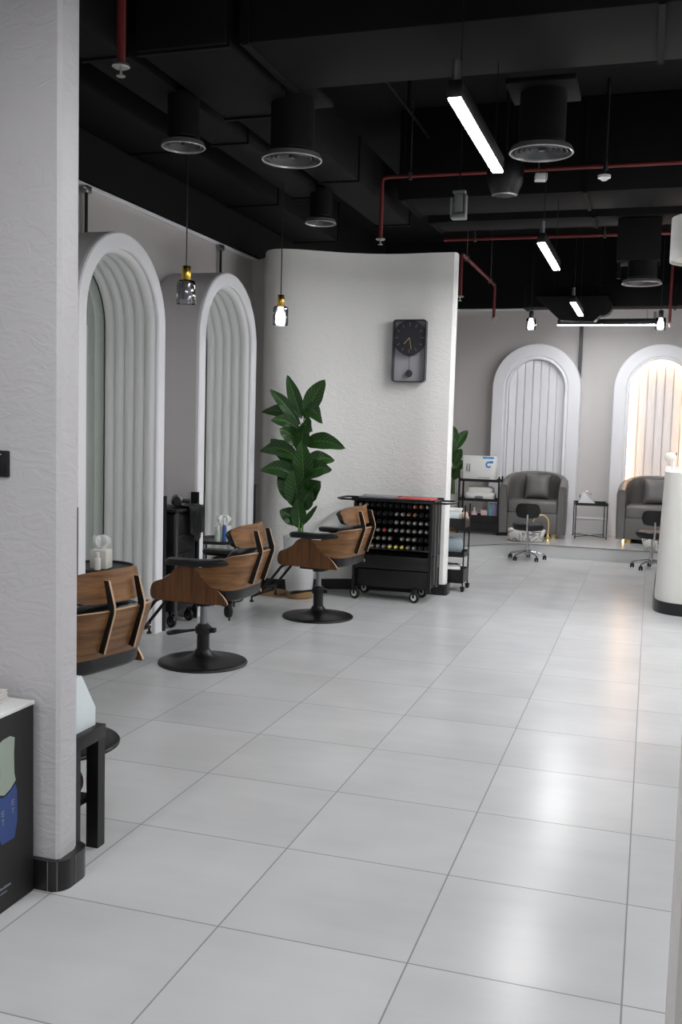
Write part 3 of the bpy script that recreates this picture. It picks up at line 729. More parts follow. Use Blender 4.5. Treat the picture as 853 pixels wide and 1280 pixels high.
    # armrest pads
    for s in (-1, 1):
        pts = []
        mb = MB()
        rings = []
        for i in range(19):
            u = i/18; x = 0.135-0.455*u
            yc = s*(0.262-0.05*max(0, (u-0.6)/0.4)**2)
            hw = 0.052*min(1, (u/0.07)**0.5 if u > 0 else 0.15, ((1-u)/0.07)**0.5 if u < 1 else 0.15)+0.002; hh = 0.020*min(1, (u/0.05)**0.5 if u > 0 else 0.3, ((1-u)/0.05)**0.5 if u < 1 else 0.3)+0.002
            zc = 0.688+0.016*max(0, (u-0.5)/0.5)
            ring = []
            for k in range(16):
                a = 2*PI*k/16; ca, sa = math.cos(a), math.sin(a)
                ring.append((x, yc+hw*math.copysign(abs(ca)**0.5, ca), zc+hh*math.copysign(abs(sa)**0.5, sa)))
            rings.append(ring)
        mb.rings(rings); mb.build('armrest', 'black_leather', t, sharp=60)
    # headrest shell with rounded corners, wrapped forward at its ends
    def head(xoff, W, z0, z1, thick, power, m, nm, lean=0.18):
        G = []
        n = 32; k = 10
        for i in range(n+1):
            u = math.sin(PI/2*(-1+2*i/n)); u = u if abs(u) < 1 else math.copysign(1, u); y = W*u
            r = (1-abs(u)**power)**(1/power) if abs(u) < 1 else 0
            hz = (z1-z0)/2*max(r, 0.42); zc = (z0+z1)/2+ (0.008*(1-u*u))
            G.append([(xoff+0.085*abs(u)**2.2-(zc+hz*v-z0)*lean*-0.0+ -0.0*v + 0.03*(v*0.5) , y, zc+hz*v) for v in [-1+2*j/k for j in range(k+1)]])
        MB().grid(G, thick, 0, 1).build(nm, m, t, sharp=50)
    head(-0.372, 0.215, 0.775, 0.918, 0.013, 5.0, ['wood', 'ply_edge'], 'headrest_shell')
    head(-0.330, 0.198, 0.770, 0.905, 0.038, 4.0, ['black_leather', 'black_leather'], 'headrest_cushion')
    # bent back posts
    post = [(-0.378, 0.888), (-0.406, 0.888), (-0.441, 0.775), (-0.440, 0.745), (-0.380, 0.553), (-0.350, 0.560), (-0.404, 0.745), (-0.404, 0.772)]
    for s in (-1, 1):
        MB().prism(post, 'XZ', s*0.098-0.006, s*0.098+0.006, 0, 1).build('back_post', ['black_plastic', 'ply_edge'], t)
    return t
ch = make_chair('walnut and black styling chair standing between the two tall mirror arches', (-2.695, 3.02, 0), PI)
c3 = dup(ch, 'walnut and black styling chair in front of the white planter and bottle cart', (-2.513, 4.78, 0), PI-math.radians(7))
c1 = dup(ch, 'walnut styling chair nearest the camera, its back turned, partly behind the partition', (-2.63, 1.30, 0), PI-math.radians(12))
for q in c1.children:      # this chair is pumped a little lower
    if not q.name.startswith(('base_disc', 'pump')): q.location.z = -0.05

mb = MB(); mb.box((-0.235, 0.16, 0.428), (0.07, 0.04, 0.03), bev=0.008); mb.ell((-0.245, 0.16, 0.385), (0.06, 0.04, 0.085), 14, 8, 0.8); mb.cyl((-0.25, 0.16, 0.35), (-0.25, 0.16, 0.325), 0.006, seg=6)
mb.build('recline_handle', 'black_plastic', ch)
# ------------------------------------------------------------------ wheels helper
def caster(parent, x, y, r=0.035, col=('black_plastic', 'silver'), h=0.10, name='caster', turn=0.0):
    Tm = Matrix.Translation((x, y, 0)) @ Matrix.Rotation(turn, 4, 'Z'); x = y = 0
    mb = MB(); mb.lathe([(r*0.55, -0.012), (r*0.95, -0.012), (r, -0.006), (r, 0.006), (r*0.95, 0.012), (r*0.55, 0.012)], (x, y, r), 22, axis='X'); mb.xf(Tm)
    w_ = mb.build(name, col[0], parent)
    MB().lathe([(0.001, -0.013), (r*0.6, -0.013), (r*0.6, 0.013), (0.001, 0.013)], (x, y, r), 18, axis='X').xf(Tm).build('wheel_hub', col[1], w_)
    mb = MB(); mb.bb(x-0.018, x-0.014, y-0.012, y+0.012, r-0.005, h-0.01); mb.bb(x+0.014, x+0.018, y-0.012, y+0.012, r-0.005, h-0.01); mb.bb(x-0.02, x+0.02, y-0.018, y+0.018, h-0.014, h); mb.xf(Tm)
    mb.build('wheel_fork', 'steel' if col[1] == 'silver' else col[0], w_)

# ------------------------------------------------------------------ bottle cart
CX0, CX1, CY0, CY1 = -2.52, -1.80, 5.74, 6.12
t = thing('bottle_cart', 'black wheeled cart with rows of colour bottles, against the wavy wall', 'cart', (0, 0, 0))
mb = MB(); mb.bb(CX0, CX1, CY1-0.02, CY1, 0.42, 0.885); mb.bb(CX0, CX0+0.02, CY0+0.02, CY1-0.02, 0.42, 0.885); mb.bb(CX1-0.02, CX1, CY0+0.02, CY1-0.02, 0.42, 0.885)
for k in range(7):
    zz = 0.425+0.0735*k; mb.bb(CX0+0.02, CX1-0.02, CY0+0.10, CY1-0.02, zz-0.0125, zz-0.0085)
mb.build('rack_shell', 'black_metal', t)
mb = MB(); mb.bb(CX0-0.02, CX1+0.02, CY0-0.02, CY1+0.01, 0.885, 0.905, 0.004); mb.bb(CX0-0.02, CX1+0.02, CY0-0.02, CY0-0.008, 0.905, 0.918); mb.bb(CX0-0.02, CX1+0.02, CY1-0.002, CY1+0.01, 0.905, 0.918); mb.build('top_tray', 'black_metal', t)
MB().bb(CX0, CX1, CY0+0.005, CY1, 0.285, 0.405, 0.004).build('lower_drawer', 'black_metal', t)
MB().bb(CX0+0.02, CX1-0.02, CY0+0.03, CY1-0.02, 0.116, 0.275, 0.004).build('bottom_bin', 'black_plastic', t)
for x in (CX0+0.012, CX1-0.012):
    for y in (CY0+0.012, CY1-0.012):
        MB().bb(x-0.012, x+0.012, y-0.012, y+0.012, 0.10, 0.884).build('corner_post', 'black_metal', t)
mb = MB(); mb.bb(CX1+0.002, CX1+0.012, CY0+0.10, CY0+0.125, 0.16, 0.87); mb.bb(CX1+0.002, CX1+0.012, CY0+0.22, CY0+0.25, 0.12, 0.87); mb.build('side_rail', 'steel', t)
for s, x in ((1, CX1), (-1, CX0)):
    mb = MB(); pts = [(x+s*0.02, CY0+0.0, 0.895), (x+s*0.12, CY0+0.0, 0.895), (x+s*0.165, CY0+0.05, 0.897), (x+s*0.165, CY0+0.28, 0.897), (x+s*0.12, CY0+0.33, 0.895), (x+s*0.02, CY0+0.33, 0.895)]
    mb.tube(pts, 0.009, 8); mb.build('handle', 'black_metal', t)
for x in (CX0+0.03, CX1-0.14):
    for y in (CY0+0.0, CY1-0.06): caster(t, x, y, 0.05, ('black_plastic', 'white_plastic'), 0.114, turn=1.15)
# bottles, caps to the front
def make_bottle(cap):
    b = thing('dye_bottle', '', 'bottle')
    MB().lathe([(0.001, 0.0), (0.0205, 0.002), (0.022, 0.01), (0.022, 0.10), (0.014, 0.12)], (0, 0.028, 0), 14, axis='Y').build('bottle_body', 'black_plastic', b)
    MB().lathe([(0.006, 0.000), (0.0125, -0.002), (0.0145, 0.004), (0.0145, 0.028), (0.001, 0.028), (0.001, 0.006), (0.006, 0.005)], (0, 0, 0), 14, axis='Y').build('bottle_cap', cap, b)
    return b
protos = {}
ORD = ['first', 'second', 'third', 'fourth', 'fifth', 'sixth', 'seventh', 'eighth', 'ninth', 'tenth', 'eleventh', 'twelfth']
rowsd = ['top', 'second', 'third', 'fourth', 'fifth', 'lowest']
cname = {'silver': 'silver', 'copper': 'copper', 'yellow': 'yellow', 'red': 'red', 'black_plastic': 'dark'}
for r in range(6):
    for c in range(12):
        x = CX1-0.052-0.0555*c; z = 0.853-0.0735*r
        if r == 4 and c == 5: continue
        cap = 'silver'
        if r == 5 and c in (4, 5, 6): cap = 'yellow'
        elif r == 3 and c == 7: cap = 'red'
        elif (r == 1 and c in (2, 3)) or (r == 0 and c in (1, 2)): cap = 'copper'
        elif c >= 6 and (r, c) not in ((0, 10), (0, 11), (3, 7)) and r in (1, 2): cap = 'black_plastic'
        elif (r in (1, 4, 5) and c < 2): cap = 'black_plastic'
        elif r == 0 and 3 <= c < 10: cap = 'black_plastic'
        if cap not in protos:
            b = make_bottle(cap); protos[cap] = b
        else: b = copy_tree(protos[cap])
        b.location = (x, CY0+0.012, z)
        b['label'] = '%s-capped black bottle in the %s row of the cart, %s from the wall end' % (cname[cap], rowsd[r], ORD[c])
        b['group'] = 'colour bottles in the cart'
t = thing('red_folder', 'flat red folder lying on top of the bottle cart', 'folder', (-1.99, 5.91, 0.906), -0.06)
MB().bb(-0.165, 0.165, -0.13, 0.13, 0, 0.006, 0.002).build('cover_board', 'red_folder', t); MB().bb(-0.162, 0.16, -0.127, 0.127, 0.006, 0.011).build('paper_block', 'tissue', t); MB().bb(-0.165, 0.165, -0.13, 0.13, 0.011, 0.017, 0.002).build('cover_board', 'red_folder', t)
t = thing('grey_folder', 'flat grey folder lying beside the red one on the cart', 'folder', (-2.34, 5.93, 0.906), 0.03)
MB().bb(-0.16, 0.16, -0.13, 0.13, 0, 0.006, 0.002).build('cover_board', 'grey_folder', t); MB().bb(-0.157, 0.155, -0.127, 0.127, 0.006, 0.010).build('paper_block', 'tissue', t); MB().bb(-0.16, 0.16, -0.13, 0.13, 0.010, 0.016, 0.002).build('cover_board', 'grey_folder', t)

# ------------------------------------------------------------------ clock
t = thing('pendulum_clock', 'dark rectangular pendulum clock on the wavy plaster wall', 'clock', (-2.175, 6.262, 0))
def rrect(x0, x1, z0, z1, r, n=6):
    P = []
    for cx, cz, a0 in ((x1-r, z1-r, 0), (x0+r, z1-r, PI/2), (x0+r, z0+r, PI), (x1-r, z0+r, 1.5*PI)):
        for i in range(n+1):
            a = a0+PI/2*i/n; P.append((cx+r*math.cos(a), cz+r*math.sin(a)))
    return P
Z0, Z1, XW = 1.965, 2.535, 0.157
out, inn = rrect(-XW, XW, Z0, Z1, 0.03), rrect(-XW+0.010, XW-0.010, Z0+0.010, Z1-0.010, 0.024)
mb = MB(); mb.grid([[(x, a, z) for x, z in L_+[L_[0]]] for L_, a in ((out, 0.0), (out, -0.065), (inn, -0.065), (inn, 0.0), (out, 0.0))]); mb.build('clock_frame', 'clock_frame', t)
MB().prism(inn, 'XZ', -0.006, 0.0).build('back_plate', 'clock_glass_back', t)
zc = Z1-0.165
dial = []
for i in range(48):
    a = 2*PI*i/48; r = 0.158
    x = max(-0.145, min(0.145, r*math.cos(a))); z = r*math.sin(a)
    if z < -0.10: z = z*1.0 + (-(0.0) if abs(x) > 0.09 else -(0.09-abs(x))*0.12)
    dial.append((x, zc+min(z, 0.153)))
dd = MB().prism(dial, 'XZ', -0.05, -0.042).build('dial', 'dial', t)
for k in range(12):
    a = 2*PI*k/12; c, s = math.sin(a), math.cos(a)
    MB().box((c*0.122, -0.0515, zc+s*0.122), (0.006, 0.002, 0.032), rot=Matrix.Rotation(a, 4, 'Y')).build('hour_marker', 'steel', dd)
def hand(ang, L_, w_):
    return MB().box((math.sin(ang)*L_/2, -0.054, zc+math.cos(ang)*L_/2), (w_, 0.002, L_), rot=Matrix.Rotation(ang, 4, 'Y'))
hand(math.radians(222), 0.075, 0.006).build('hour_hand', 'gold', t)
hand(math.radians(170), 0.105, 0.005).build('minute_hand', 'gold', t)
p_ = MB(); p_.bb(-0.002, 0.002, -0.034, -0.031, 2.05, zc-0.1); p_.build('pendulum_rod', 'black_metal', t)
MB().lathe([(0.001, -0.042), (0.030, -0.040), (0.034, -0.034), (0.030, -0.028), (0.001, -0.026)], (0, 0, 2.045), 28, axis='Y').build('pendulum_bob', 'clock_frame', t)

# ------------------------------------------------------------------ plants
def leaf(base, tip, width, up=0.0, droop=0.03, face=Vector((0.3, -1, 0.3))):
    B, T = Vector(base), Vector(tip); d = T-B; L_ = d.length; t_ = d.normalized()
    side = t_.cross(face).normalized(); nrm = side.cross(t_).normalized()
    if nrm.dot(face) < 0: nrm = -nrm
    G = []
    n, k = 14, 8
    for i in range(n+1):
        u = i/n
        wd = width*0.62*(max(math.sin(PI*min(1, u**0.85)), 0)**0.75)*(1 if u < 0.5 else 1-0.15*(u-0.5))+0.003
        if i == n: wd = 0.001
        ctr = B+d*u+Vector((0, 0, 1))*(up*math.sin(PI*u)-droop*u*u)
        row = []
        for j in range(k+1):
            v = -1+2*j/k
            wav = 0.006*math.sin(u*18+v*2)*abs(v)
            row.append(ctr+side*(wd*v)+nrm*(abs(v)*wd*0.30+wav))
        G.append(row)
    return MB().grid(G, uv=True)
def plant(label, loc, leaves, pot_h, pr0, pr1, stem_top):
    t = thing('potted_plant', label, 'plant', loc)
    MB().lathe([(pr0*0.9, 0), (pr0, 0.008), (pr0+0.002, 0.07)], seg=36).build('pot_base', 'tan_wood', t)
    MB().lathe([(pr0+0.001, 0.065), (pr0+0.004, 0.07), ((pr0+pr1)/2+0.004, pot_h*0.5), (pr1, pot_h-0.01), (pr1, pot_h), (pr1-0.012, pot_h), (pr1-0.014, pot_h-0.04)], seg=40, cap=False).build('pot', 'pot', t)
    MB().lathe([(0.001, pot_h-0.05), (pr1-0.014, pot_h-0.05), (pr1-0.014, pot_h-0.035), (0.001, pot_h-0.03)], seg=28).build('soil', 'soil', t)
    for k in range(3):
        a = 2*PI*k/3; q = 0.02
        pts = catmull([(q*math.cos(a), q*math.sin(a), pot_h-0.04), (q*0.8*math.cos(a), q*0.8*math.sin(a), pot_h+0.3), (q*0.4*math.cos(a+1), q*0.4*math.sin(a+1), stem_top-0.15*k)], 5)
        MB().tube(pts, [0.011-0.006*i/(len(pts)-1) for i in range(len(pts))], 8).build('stem', 'stem', t)
    for b, tp, w_, up, dr in leaves:
        l = leaf(b, tp, w_, up, dr); l.build('leaf', 'leaf', t, sharp=80)
    return t
px, py = -2.96, 5.56
raw = [  # base x,z  tip x,z  tip dy  width  up droop   (world x,z on the plant's plane)
 (-2.975, 1.60, -3.135, 1.985, 0.04, 0.095, 0.0, 0.0),
 (-2.946, 1.60, -2.748, 1.945, -0.05, 0.125, 0.03, 0.0),
 (-3.000, 1.56, -3.25, 1.85, -0.08, 0.085, 0.02, 0.0),
 (-2.981, 1.55, -3.38, 1.68, 0.05, 0.10, 0.05, 0.03),
 (-2.954, 1.66, -2.73, 1.62, -0.14, 0.12, 0.05, 0.06),
 (-2.970, 1.50, -2.80, 1.52, -0.20, 0.13, 0.03, 0.03),
 (-2.990, 1.50, -3.22, 1.60, -0.12, 0.10, 0.03, 0.02),
 (-2.940, 1.38, -2.54, 1.40, -0.06, 0.12, 0.03, 0.05),
 (-3.000, 1.25, -3.35, 1.33, -0.04, 0.12, 0.05, 0.03),
 (-2.986, 1.14, -3.29, 1.43, 0.06, 0.13, 0.02, 0.02),
 (-2.940, 1.02, -2.915, 1.41, -0.14, 0.145, 0.0, 0.0),
 (-2.991, 1.06, -3.32, 1.16, -0.10, 0.12, 0.05, 0.03),
 (-2.953, 1.08, -2.67, 1.19, -0.02, 0.13, 0.04, 0.03),
 (-2.953, 1.16, -2.68, 1.27, 0.08, 0.12, 0.04, 0.03),
 (-2.960, 0.86, -2.73, 1.06, -0.14, 0.16, 0.02, 0.0),
 (-2.985, 0.80, -2.985, 1.16, -0.16, 0.17, 0.02, 0.0),
 (-3.000, 0.84, -3.17, 1.12, -0.02, 0.15, 0.02, 0.0),
 (-2.961, 0.80, -2.80, 0.98, -0.16, 0.15, 0.03, 0.0),
 (-2.980, 0.66, -3.14, 0.78, -0.06, 0.12, 0.02, 0.0),
 (-2.940, 0.66, -2.80, 0.84, -0.02, 0.035, 0.0, 0.0),
 (-2.970, 0.62, -2.97, 0.90, -0.06, 0.11, 0.0, 0.0),
 (-2.990, 1.30, -2.90, 1.60, -0.10, 0.11, 0.0, 0.02),
 (-2.990, 1.36, -3.12, 1.55, -0.16, 0.12, 0.02, 0.04),
]
lv = [((x0-px, 0.0, z0), (x1-px, dy, z1), w_, up, dr) for x0, z0, x1, z1, dy, w_, up, dr in raw]
plant('tall broad-leaved green plant in a white pot before the wavy wall', (px, py, 0), lv, 0.56, 0.115, 0.155, 1.72)
raw2 = [(0, 1.25, 0.17, 1.55, 0.05), (0, 1.15, -0.2, 1.4, -0.05), (0, 1.05, 0.12, 1.30, -0.1), (0, 0.95, 0.15, 1.12, 0.05), (0, 0.9, -0.22, 1.05, 0), (0, 1.3, -0.05, 1.62, 0), (0, 0.85, 0.10, 1.02, -0.12)]
lv2 = [((a, 0, b), (c, e, d), 0.11, 0.03, 0.02) for a, b, c, d, e in raw2]
plant('smaller green plant on the platform beside the shelf trolley, mostly behind the wavy wall', (-2.60, 10.75, PL), [((b[0], b[1], b[2]-PL), (c[0], c[1], c[2]-PL), w_, u_, d_) for b, c, w_, u_, d_ in lv2], 0.5, 0.10, 0.14, 1.2)
tag(MB().prism([(x*0.17+(-3.27), y*0.13+5.62) for x, y in [(math.cos(2*PI*i/24), math.sin(2*PI*i/24)) for i in range(24)]], 'XY', 0, 0.03).build('wooden_board', 'tan_wood'), 'low round tan wooden board on the floor beside the white planter', 'board')

# ------------------------------------------------------------------ round side tables, tissue boxes, bottles at the mirrors
def round_table(loc, label):
    t = thing('round_side_table', label, 'side table', loc, 0, 'round black side tables at the mirrors')
    MB().lathe([(0.001, 0.535), (0.235, 0.535), (0.243, 0.538), (0.245, 0.562), (0.238, 0.562), (0.235, 0.546), (0.001, 0.545)], seg=44).build('table_top', 'black_metal', t)
    for k in range(4):
        a = PI/4+PI/2*k+0.3; x, y = 0.2*math.cos(a), 0.2*math.sin(a)
        MB().cyl((x, y, 0.001), (x, y, 0.536), 0.008, seg=10).build('leg', 'black_metal', t)
    mb = MB(); r = 0.2; mb.tube([(r*math.cos(2*PI*i/32), r*math.sin(2*PI*i/32), 0.04) for i in range(32)], 0.006, 8, closed=True); mb.build('base_ring', 'black_metal', t)
def tissue_box(loc, rz, label, s=0.12):
    t = thing('tissue_box', label, 'tissue box', loc, rz, 'white tissue boxes')
    MB().box((0, 0, s*0.55), (s, s, s*1.1), bev=0.012).build('box_body', 'cream', t)
    MB().lathe([(0.016, 0), (0.03, 0), (0.03, 0.003), (0.016, 0.003)], (0, 0, s*1.1), 20, cap=False).build('slot_rim', 'white_plastic', t)
    random.seed(int(loc[1]*100)); mb = MB(); R = []
    for i in range(9):
        u = i/8; z = s*1.08+u*0.085; rr = 0.016+0.045*math.sin(u*2.5)*(0.7+0.3*u)
        R.append([((rr*(1+0.28*math.sin(k*2.4+u*2))*math.cos(2*PI*k/18)), rr*(0.7+0.3*math.sin(k*1.7))*math.sin(2*PI*k/18), z+0.014*math.sin(k*2.1)*u) for k in range(18)])
    mb.rings(R); mb.build('tissue', 'tissue', t, sharp=70)
TZ = 0.5465
round_table((-3.55, 3.14, 0), 'round black side table in the niche of the arch beside the partition')
round_table((-3.47, 4.97, 0), 'round black side table in the niche of the arch nearest the wavy wall')
tissue_box((-3.50, 3.11, TZ), 0.15, 'white tissue box on the side table beside the partition')
tissue_box((-3.43, 4.93, TZ), 0.1, 'white tissue box on the side table nearest the wavy wall')
def spray(loc, body, capm, h, r, label):
    t = thing('spray_bottle', label, 'bottle', loc, 0, 'bottles on the mirror side tables')
    MB().lathe([(0.001, 0), (r, 0.002), (r, h*0.62), (r*0.9, h*0.68), (r*0.5, h*0.74)], seg=18).build('bottle_body', body, t)
    MB().lathe([(r*0.55, h*0.72), (r*0.6, h*0.74), (r*0.6, h*0.97), (r*0.4, h), (0.001, h)], seg=16).build('bottle_cap', capm, t)
spray((-3.44, 2.965, TZ), 'cream', 'white_plastic', 0.13, 0.021, 'short white bottle beside the tissue box near the partition')
spray((-3.40, 4.76, TZ), 'bottle_green', 'white_plastic', 0.15, 0.02, 'pale green bottle on the side table nearest the wavy wall')
spray((-3.36, 4.80, TZ), 'dark_blue', 'white_plastic', 0.21, 0.017, 'taller blue bottle on the side table nearest the wavy wall')

# ------------------------------------------------------------------ trolley between the arches
t = thing('tool_trolley', 'black tool trolley standing in the gap between the mirror arches', 'trolley', (-3.52, 4.06, 0))
mb = MB(); mb.bb(-0.17, 0.17, -0.18, 0.16, 0.12, 0.86, 0.006); mb.build('cabinet', 'black_plastic', t)
for k in range(5):
    dz = 0.14+0.142*k
    d_ = MB().bb(0.17, 0.182, -0.165, 0.145, dz, dz+0.132, 0.003).build('drawer', 'black_plastic', t)
    MB().bb(0.182, 0.19, -0.06, 0.05, dz+0.1, dz+0.112, 0.002).build('drawer_handle', 'black_metal', d_)
MB().bb(-0.19, 0.20, -0.20, 0.20, 0.87, 0.895, 0.006).build('top_tray', 'black_plastic', t)
for y in (-0.192, 0.172):
    MB().bb(0.184, 0.20, y, y+0.014, 0.1, 0.869).build('front_strip', 'steel' , t)
mb = MB(); mb.bb(-0.17, 0.17, 0.165, 0.171, 0.14, 0.84); mb.build('side_sheet', 'steel', t)
for x in (-0.14, 0.14):
    for y in (-0.15, 0.14): caster(t, x, y, 0.045, ('black_plastic', 'steel'), 0.119, turn=1.2)
t = thing('hair_dryer', 'black hair dryer lying on the tool trolley between the arches', 'hair dryer', (-3.44, 4.09, 0.8955), 0.5)
mb = MB(); mb.lathe([(0.028, -0.10), (0.034, -0.095), (0.036, 0.02), (0.044, 0.05), (0.04, 0.075), (0.015, 0.085)], (0, 0, 0.046), 24, axis='Y'); mb.build('dryer_barrel', 'black_plastic', t)
mb = MB(); mb.box((0.05, 0.02, 0.045), (0.11, 0.035, 0.032), bev=0.012); mb.build('dryer_handle', 'black_plastic', t)
mb = MB(); mb.lathe([(0.036, 0.0), (0.044, 0.01), (0.044, 0.02), (0.036, 0.03)], (0, 0, 0.046), 24, axis='Y', cap=False); mb.build('trim_ring', 'steel', t)
t = thing('black_cape', 'black cape draped over the front corner of the tool trolley', 'cape', (-3.31, 4.13, 0))
G = []
for i in range(15):
    u = i/14
    row = []
    for j in range(13):
        v = j/12-0.5
        if u < 0.3: x = -0.10+0.115*u/0.3; z = 0.905+0.012*math.sin(v*12)
        else: x = 0.015+0.012*math.sin(v*22+u*3)*(u); z = 0.905-(u-0.3)*0.42*(1-0.6*abs(v))
        row.append((x, v*(0.30-0.12*u)+0.02, z+0.004))
    G.append(row)
MB().grid(G, 0.004).build('cape_cloth', 'black_leather', t, sharp=80)

# ------------------------------------------------------------------ three-tier trolley by the wave wall end
t = thing('utility_trolley', 'slim black three-tier trolley standing behind the end of the wavy wall', 'trolley', (-1.86, 6.66, 0))
for x in (-0.21, 0.205):
    for y in (-0.13, 0.13):
        MB().bb(x-0.006, x+0.006, y-0.006, y+0.006, 0.045, 0.83).build('post', 'black_metal', t); caster(t, x, y, 0.02, ('black_plastic', 'black_metal'), 0.05)
def tray(parent, X, Y, z, h, m='black_metal', name='tray'):
    mb = MB(); mb.bb(-X, X, -Y, Y, z, z+0.004)
    for s in (-1, 1): mb.bb(s*X-0.003, s*X+0.003, -Y, Y, z, z+h); mb.bb(-X, X, s*Y-0.003, s*Y+0.003, z, z+h)
    return mb.build(name, m, parent)
tray(t, 0.205, 0.13, 0.61, 0.09); tray(t, 0.205, 0.13, 0.33, 0.05); tray(t, 0.205, 0.13, 0.08, 0.13)
t2 = thing('white_storage_box', 'white lidded box on the top tray of the slim three-tier trolley', 'box', (-1.82, 6.65, 0.615))
MB().bb(-0.10, 0.10, -0.08, 0.08, 0, 0.15, 0.006).build('box_body', 'ice_white', t2); MB().bb(-0.106, 0.106, -0.086, 0.086, 0.15, 0.172, 0.005).build('lid', 'white_plastic', t2)
tag(MB().ell((-1.672, 6.6, 0.73), (0.07, 0.1, 0.06), 14, 8, 0.8).ell((-1.67, 6.68, 0.70), (0.05, 0.09, 0.06), 14, 8).build('crumpled_cloth', 'skin_pink'), 'pale pink crumpled cloth beside the white lidded box', 'cloth')
tag(MB().ell((-1.80, 6.66, 0.425), (0.22, 0.18, 0.175), 24, 14, 0.7).build('towel_bundle', 'bluegrey'), 'blue-grey rolled towel on the middle tray of the slim trolley', 'towel')
tag(MB().ell((-1.82, 6.63, 0.375-0.285+0.115), (0.24, 0.16, 0.07), 20, 10, 0.7).build('white_cloth', 'tissue'), 'white folded cloth in the bottom tray of the slim trolley', 'cloth')
t2 = thing('hand_tool', 'dark handled styling tool lying on the bottom tray of the slim trolley', 'tool', (-1.82, 6.60, 0.245), 0.1)
MB().tube([(-0.14, 0, 0.03), (0.0, 0, 0.018), (0.12, 0, 0.004)], 0.008, 8).build('handle', 'grey_folder', t2); MB().tube([(-0.1, 0.02, 0.0), (0.1, -0.01, 0.014)], 0.007, 8).build('lower_arm', 'black_plastic', t2)

# ------------------------------------------------------------------ things on the platform
t = thing('shelf_trolley', 'black three-shelf trolley on the platform beside the unlit arch', 'trolley', (-2.17, 10.5, PL))
W_, D_ = 0.265, 0.15
for x in (-W_, W_):
    for y in (-D_, D_):
        MB().bb(x-0.011, x+0.011, y-0.011, y+0.011, 0.0, 0.775).build('post', 'black_metal', t)
tray(t, W_, D_, 0.70, 0.035, name='shelf'); tray(t, W_, D_, 0.44, 0.035, name='shelf'); tray(t, W_, D_, 0.165, 0.09, name='shelf')
MB().bb(-W_, W_, -D_+0.002, D_-0.002, 0.03, 0.16).build('lower_panel', 'black_plastic', t)
t = thing('towel_warmer', 'white towel warmer cabinet with blue sticker on the shelf trolley', 'towel warmer', (-2.19, 10.5, PL+0.7055))
MB().bb(-0.215, 0.215, -0.12, 0.13, 0.012, 0.335, 0.008).build('cabinet', 'white_plastic', t)
dr = MB().bb(-0.205, 0.205, -0.132, -0.121, 0.02, 0.29, 0.004).build('door', 'white_plastic', t)
mb = MB(); mb.bb(-0.155, -0.145, -0.148, -0.133, 0.13, 0.23, 0.003); mb.bb(-0.12, -0.11, -0.148, -0.133, 0.13, 0.23, 0.003); mb.build('door_handle', 'steel', dr)
mb = MB(); 
for i in range(1):
    pts = [(0.135+0.042*math.cos(a_), 0.225+0.045*math.sin(a_)) for a_ in [0.6+ (2*PI-1.2)*k/16 for k in range(17)]]
    inn_ = [(0.135+0.020*math.cos(a_), 0.225+0.022*math.sin(a_)) for a_ in [0.6+(2*PI-1.2)*k/16 for k in range(17)]]
    mb.prism(pts+inn_[::-1], 'XZ', -0.1335, -0.1322)
mb.bb(0.15, 0.195, -0.1335, -0.1322, 0.245, 0.275)
mb.bb(0.05, 0.20, -0.1215, -0.1203, 0.303, 0.328)
mb.build('blue_sticker', 'blue', dr)
mb = MB()
random.seed(3); x = 0.0
for k in range(16):
    wv = random.uniform(0.004, 0.009)
    if k != 7: mb.bb(x, x+wv, -0.1332, -0.1322, 0.045, 0.045+random.uniform(0.007, 0.011))
    x += wv+0.0035
mb.build('printed_lettering', 'grey_folder', dr)
mb = MB()
for x in (-0.19, 0.19):
    for y in (-0.1, 0.1): mb.bb(x-0.012, x+0.012, y-0.012, y+0.012, 0, 0.013)
mb.build('rubber_foot', 'black_plastic', t)
t = thing('nail_machine', 'grey and white desktop machine on the middle shelf of the shelf trolley', 'machine', (-2.17, 10.49, PL+0.445))
mb = MB(); mb.ell((0, 0, 0.06), (0.42, 0.24, 0.115), 32, 12, 0.5); mb.build('machine_body', 'white_plastic', t)
mb = MB(); mb.ell((0, 0.01, 0.135), (0.36, 0.20, 0.11), 32, 12, 0.5); mb.build('machine_lid', 'cream', t)
mb = MB(); mb.ell((0, -0.112, 0.045), (0.12, 0.04, 0.045), 20, 10, 0.7); mb.build('control_panel', 'grey_folder', t)
def carton(x, w_, h, m, label, y=10.42, m2=None, d=0.1):
    t = thing('carton', label, 'box', (x, y, PL+0.17), 0, 'cartons on the shelf trolley')
    MB().bb(-w_/2, w_/2 if m2 is None else 0, 0, d, 0, h, 0.002).build('carton_side', m, t)
    if m2: MB().bb(0.0, w_/2, 0.0, d, 0, h, 0.002).build('carton_side', m2, t)
carton(-1.985, 0.115, 0.245, 'teal', 'tall teal and lilac carton, the biggest on the lowest shelf', m2='lilac')
carton(-2.10, 0.085, 0.15, 'pink', 'pale pink carton in the middle of the lowest shelf')
t = thing('pink_bottle', 'white and pink squeeze bottle beside the pale pink carton', 'bottle', (-2.24, 10.46, PL+0.17))
MB().lathe([(0.001, 0), (0.042, 0.003), (0.04, 0.09), (0.02, 0.13), (0.012, 0.14)], seg=20).build('bottle_body', 'pink', t); MB().lathe([(0.013, 0.137), (0.013, 0.165), (0.006, 0.18), (0.001, 0.18)], seg=14).build('bottle_cap', 'white_plastic', t)

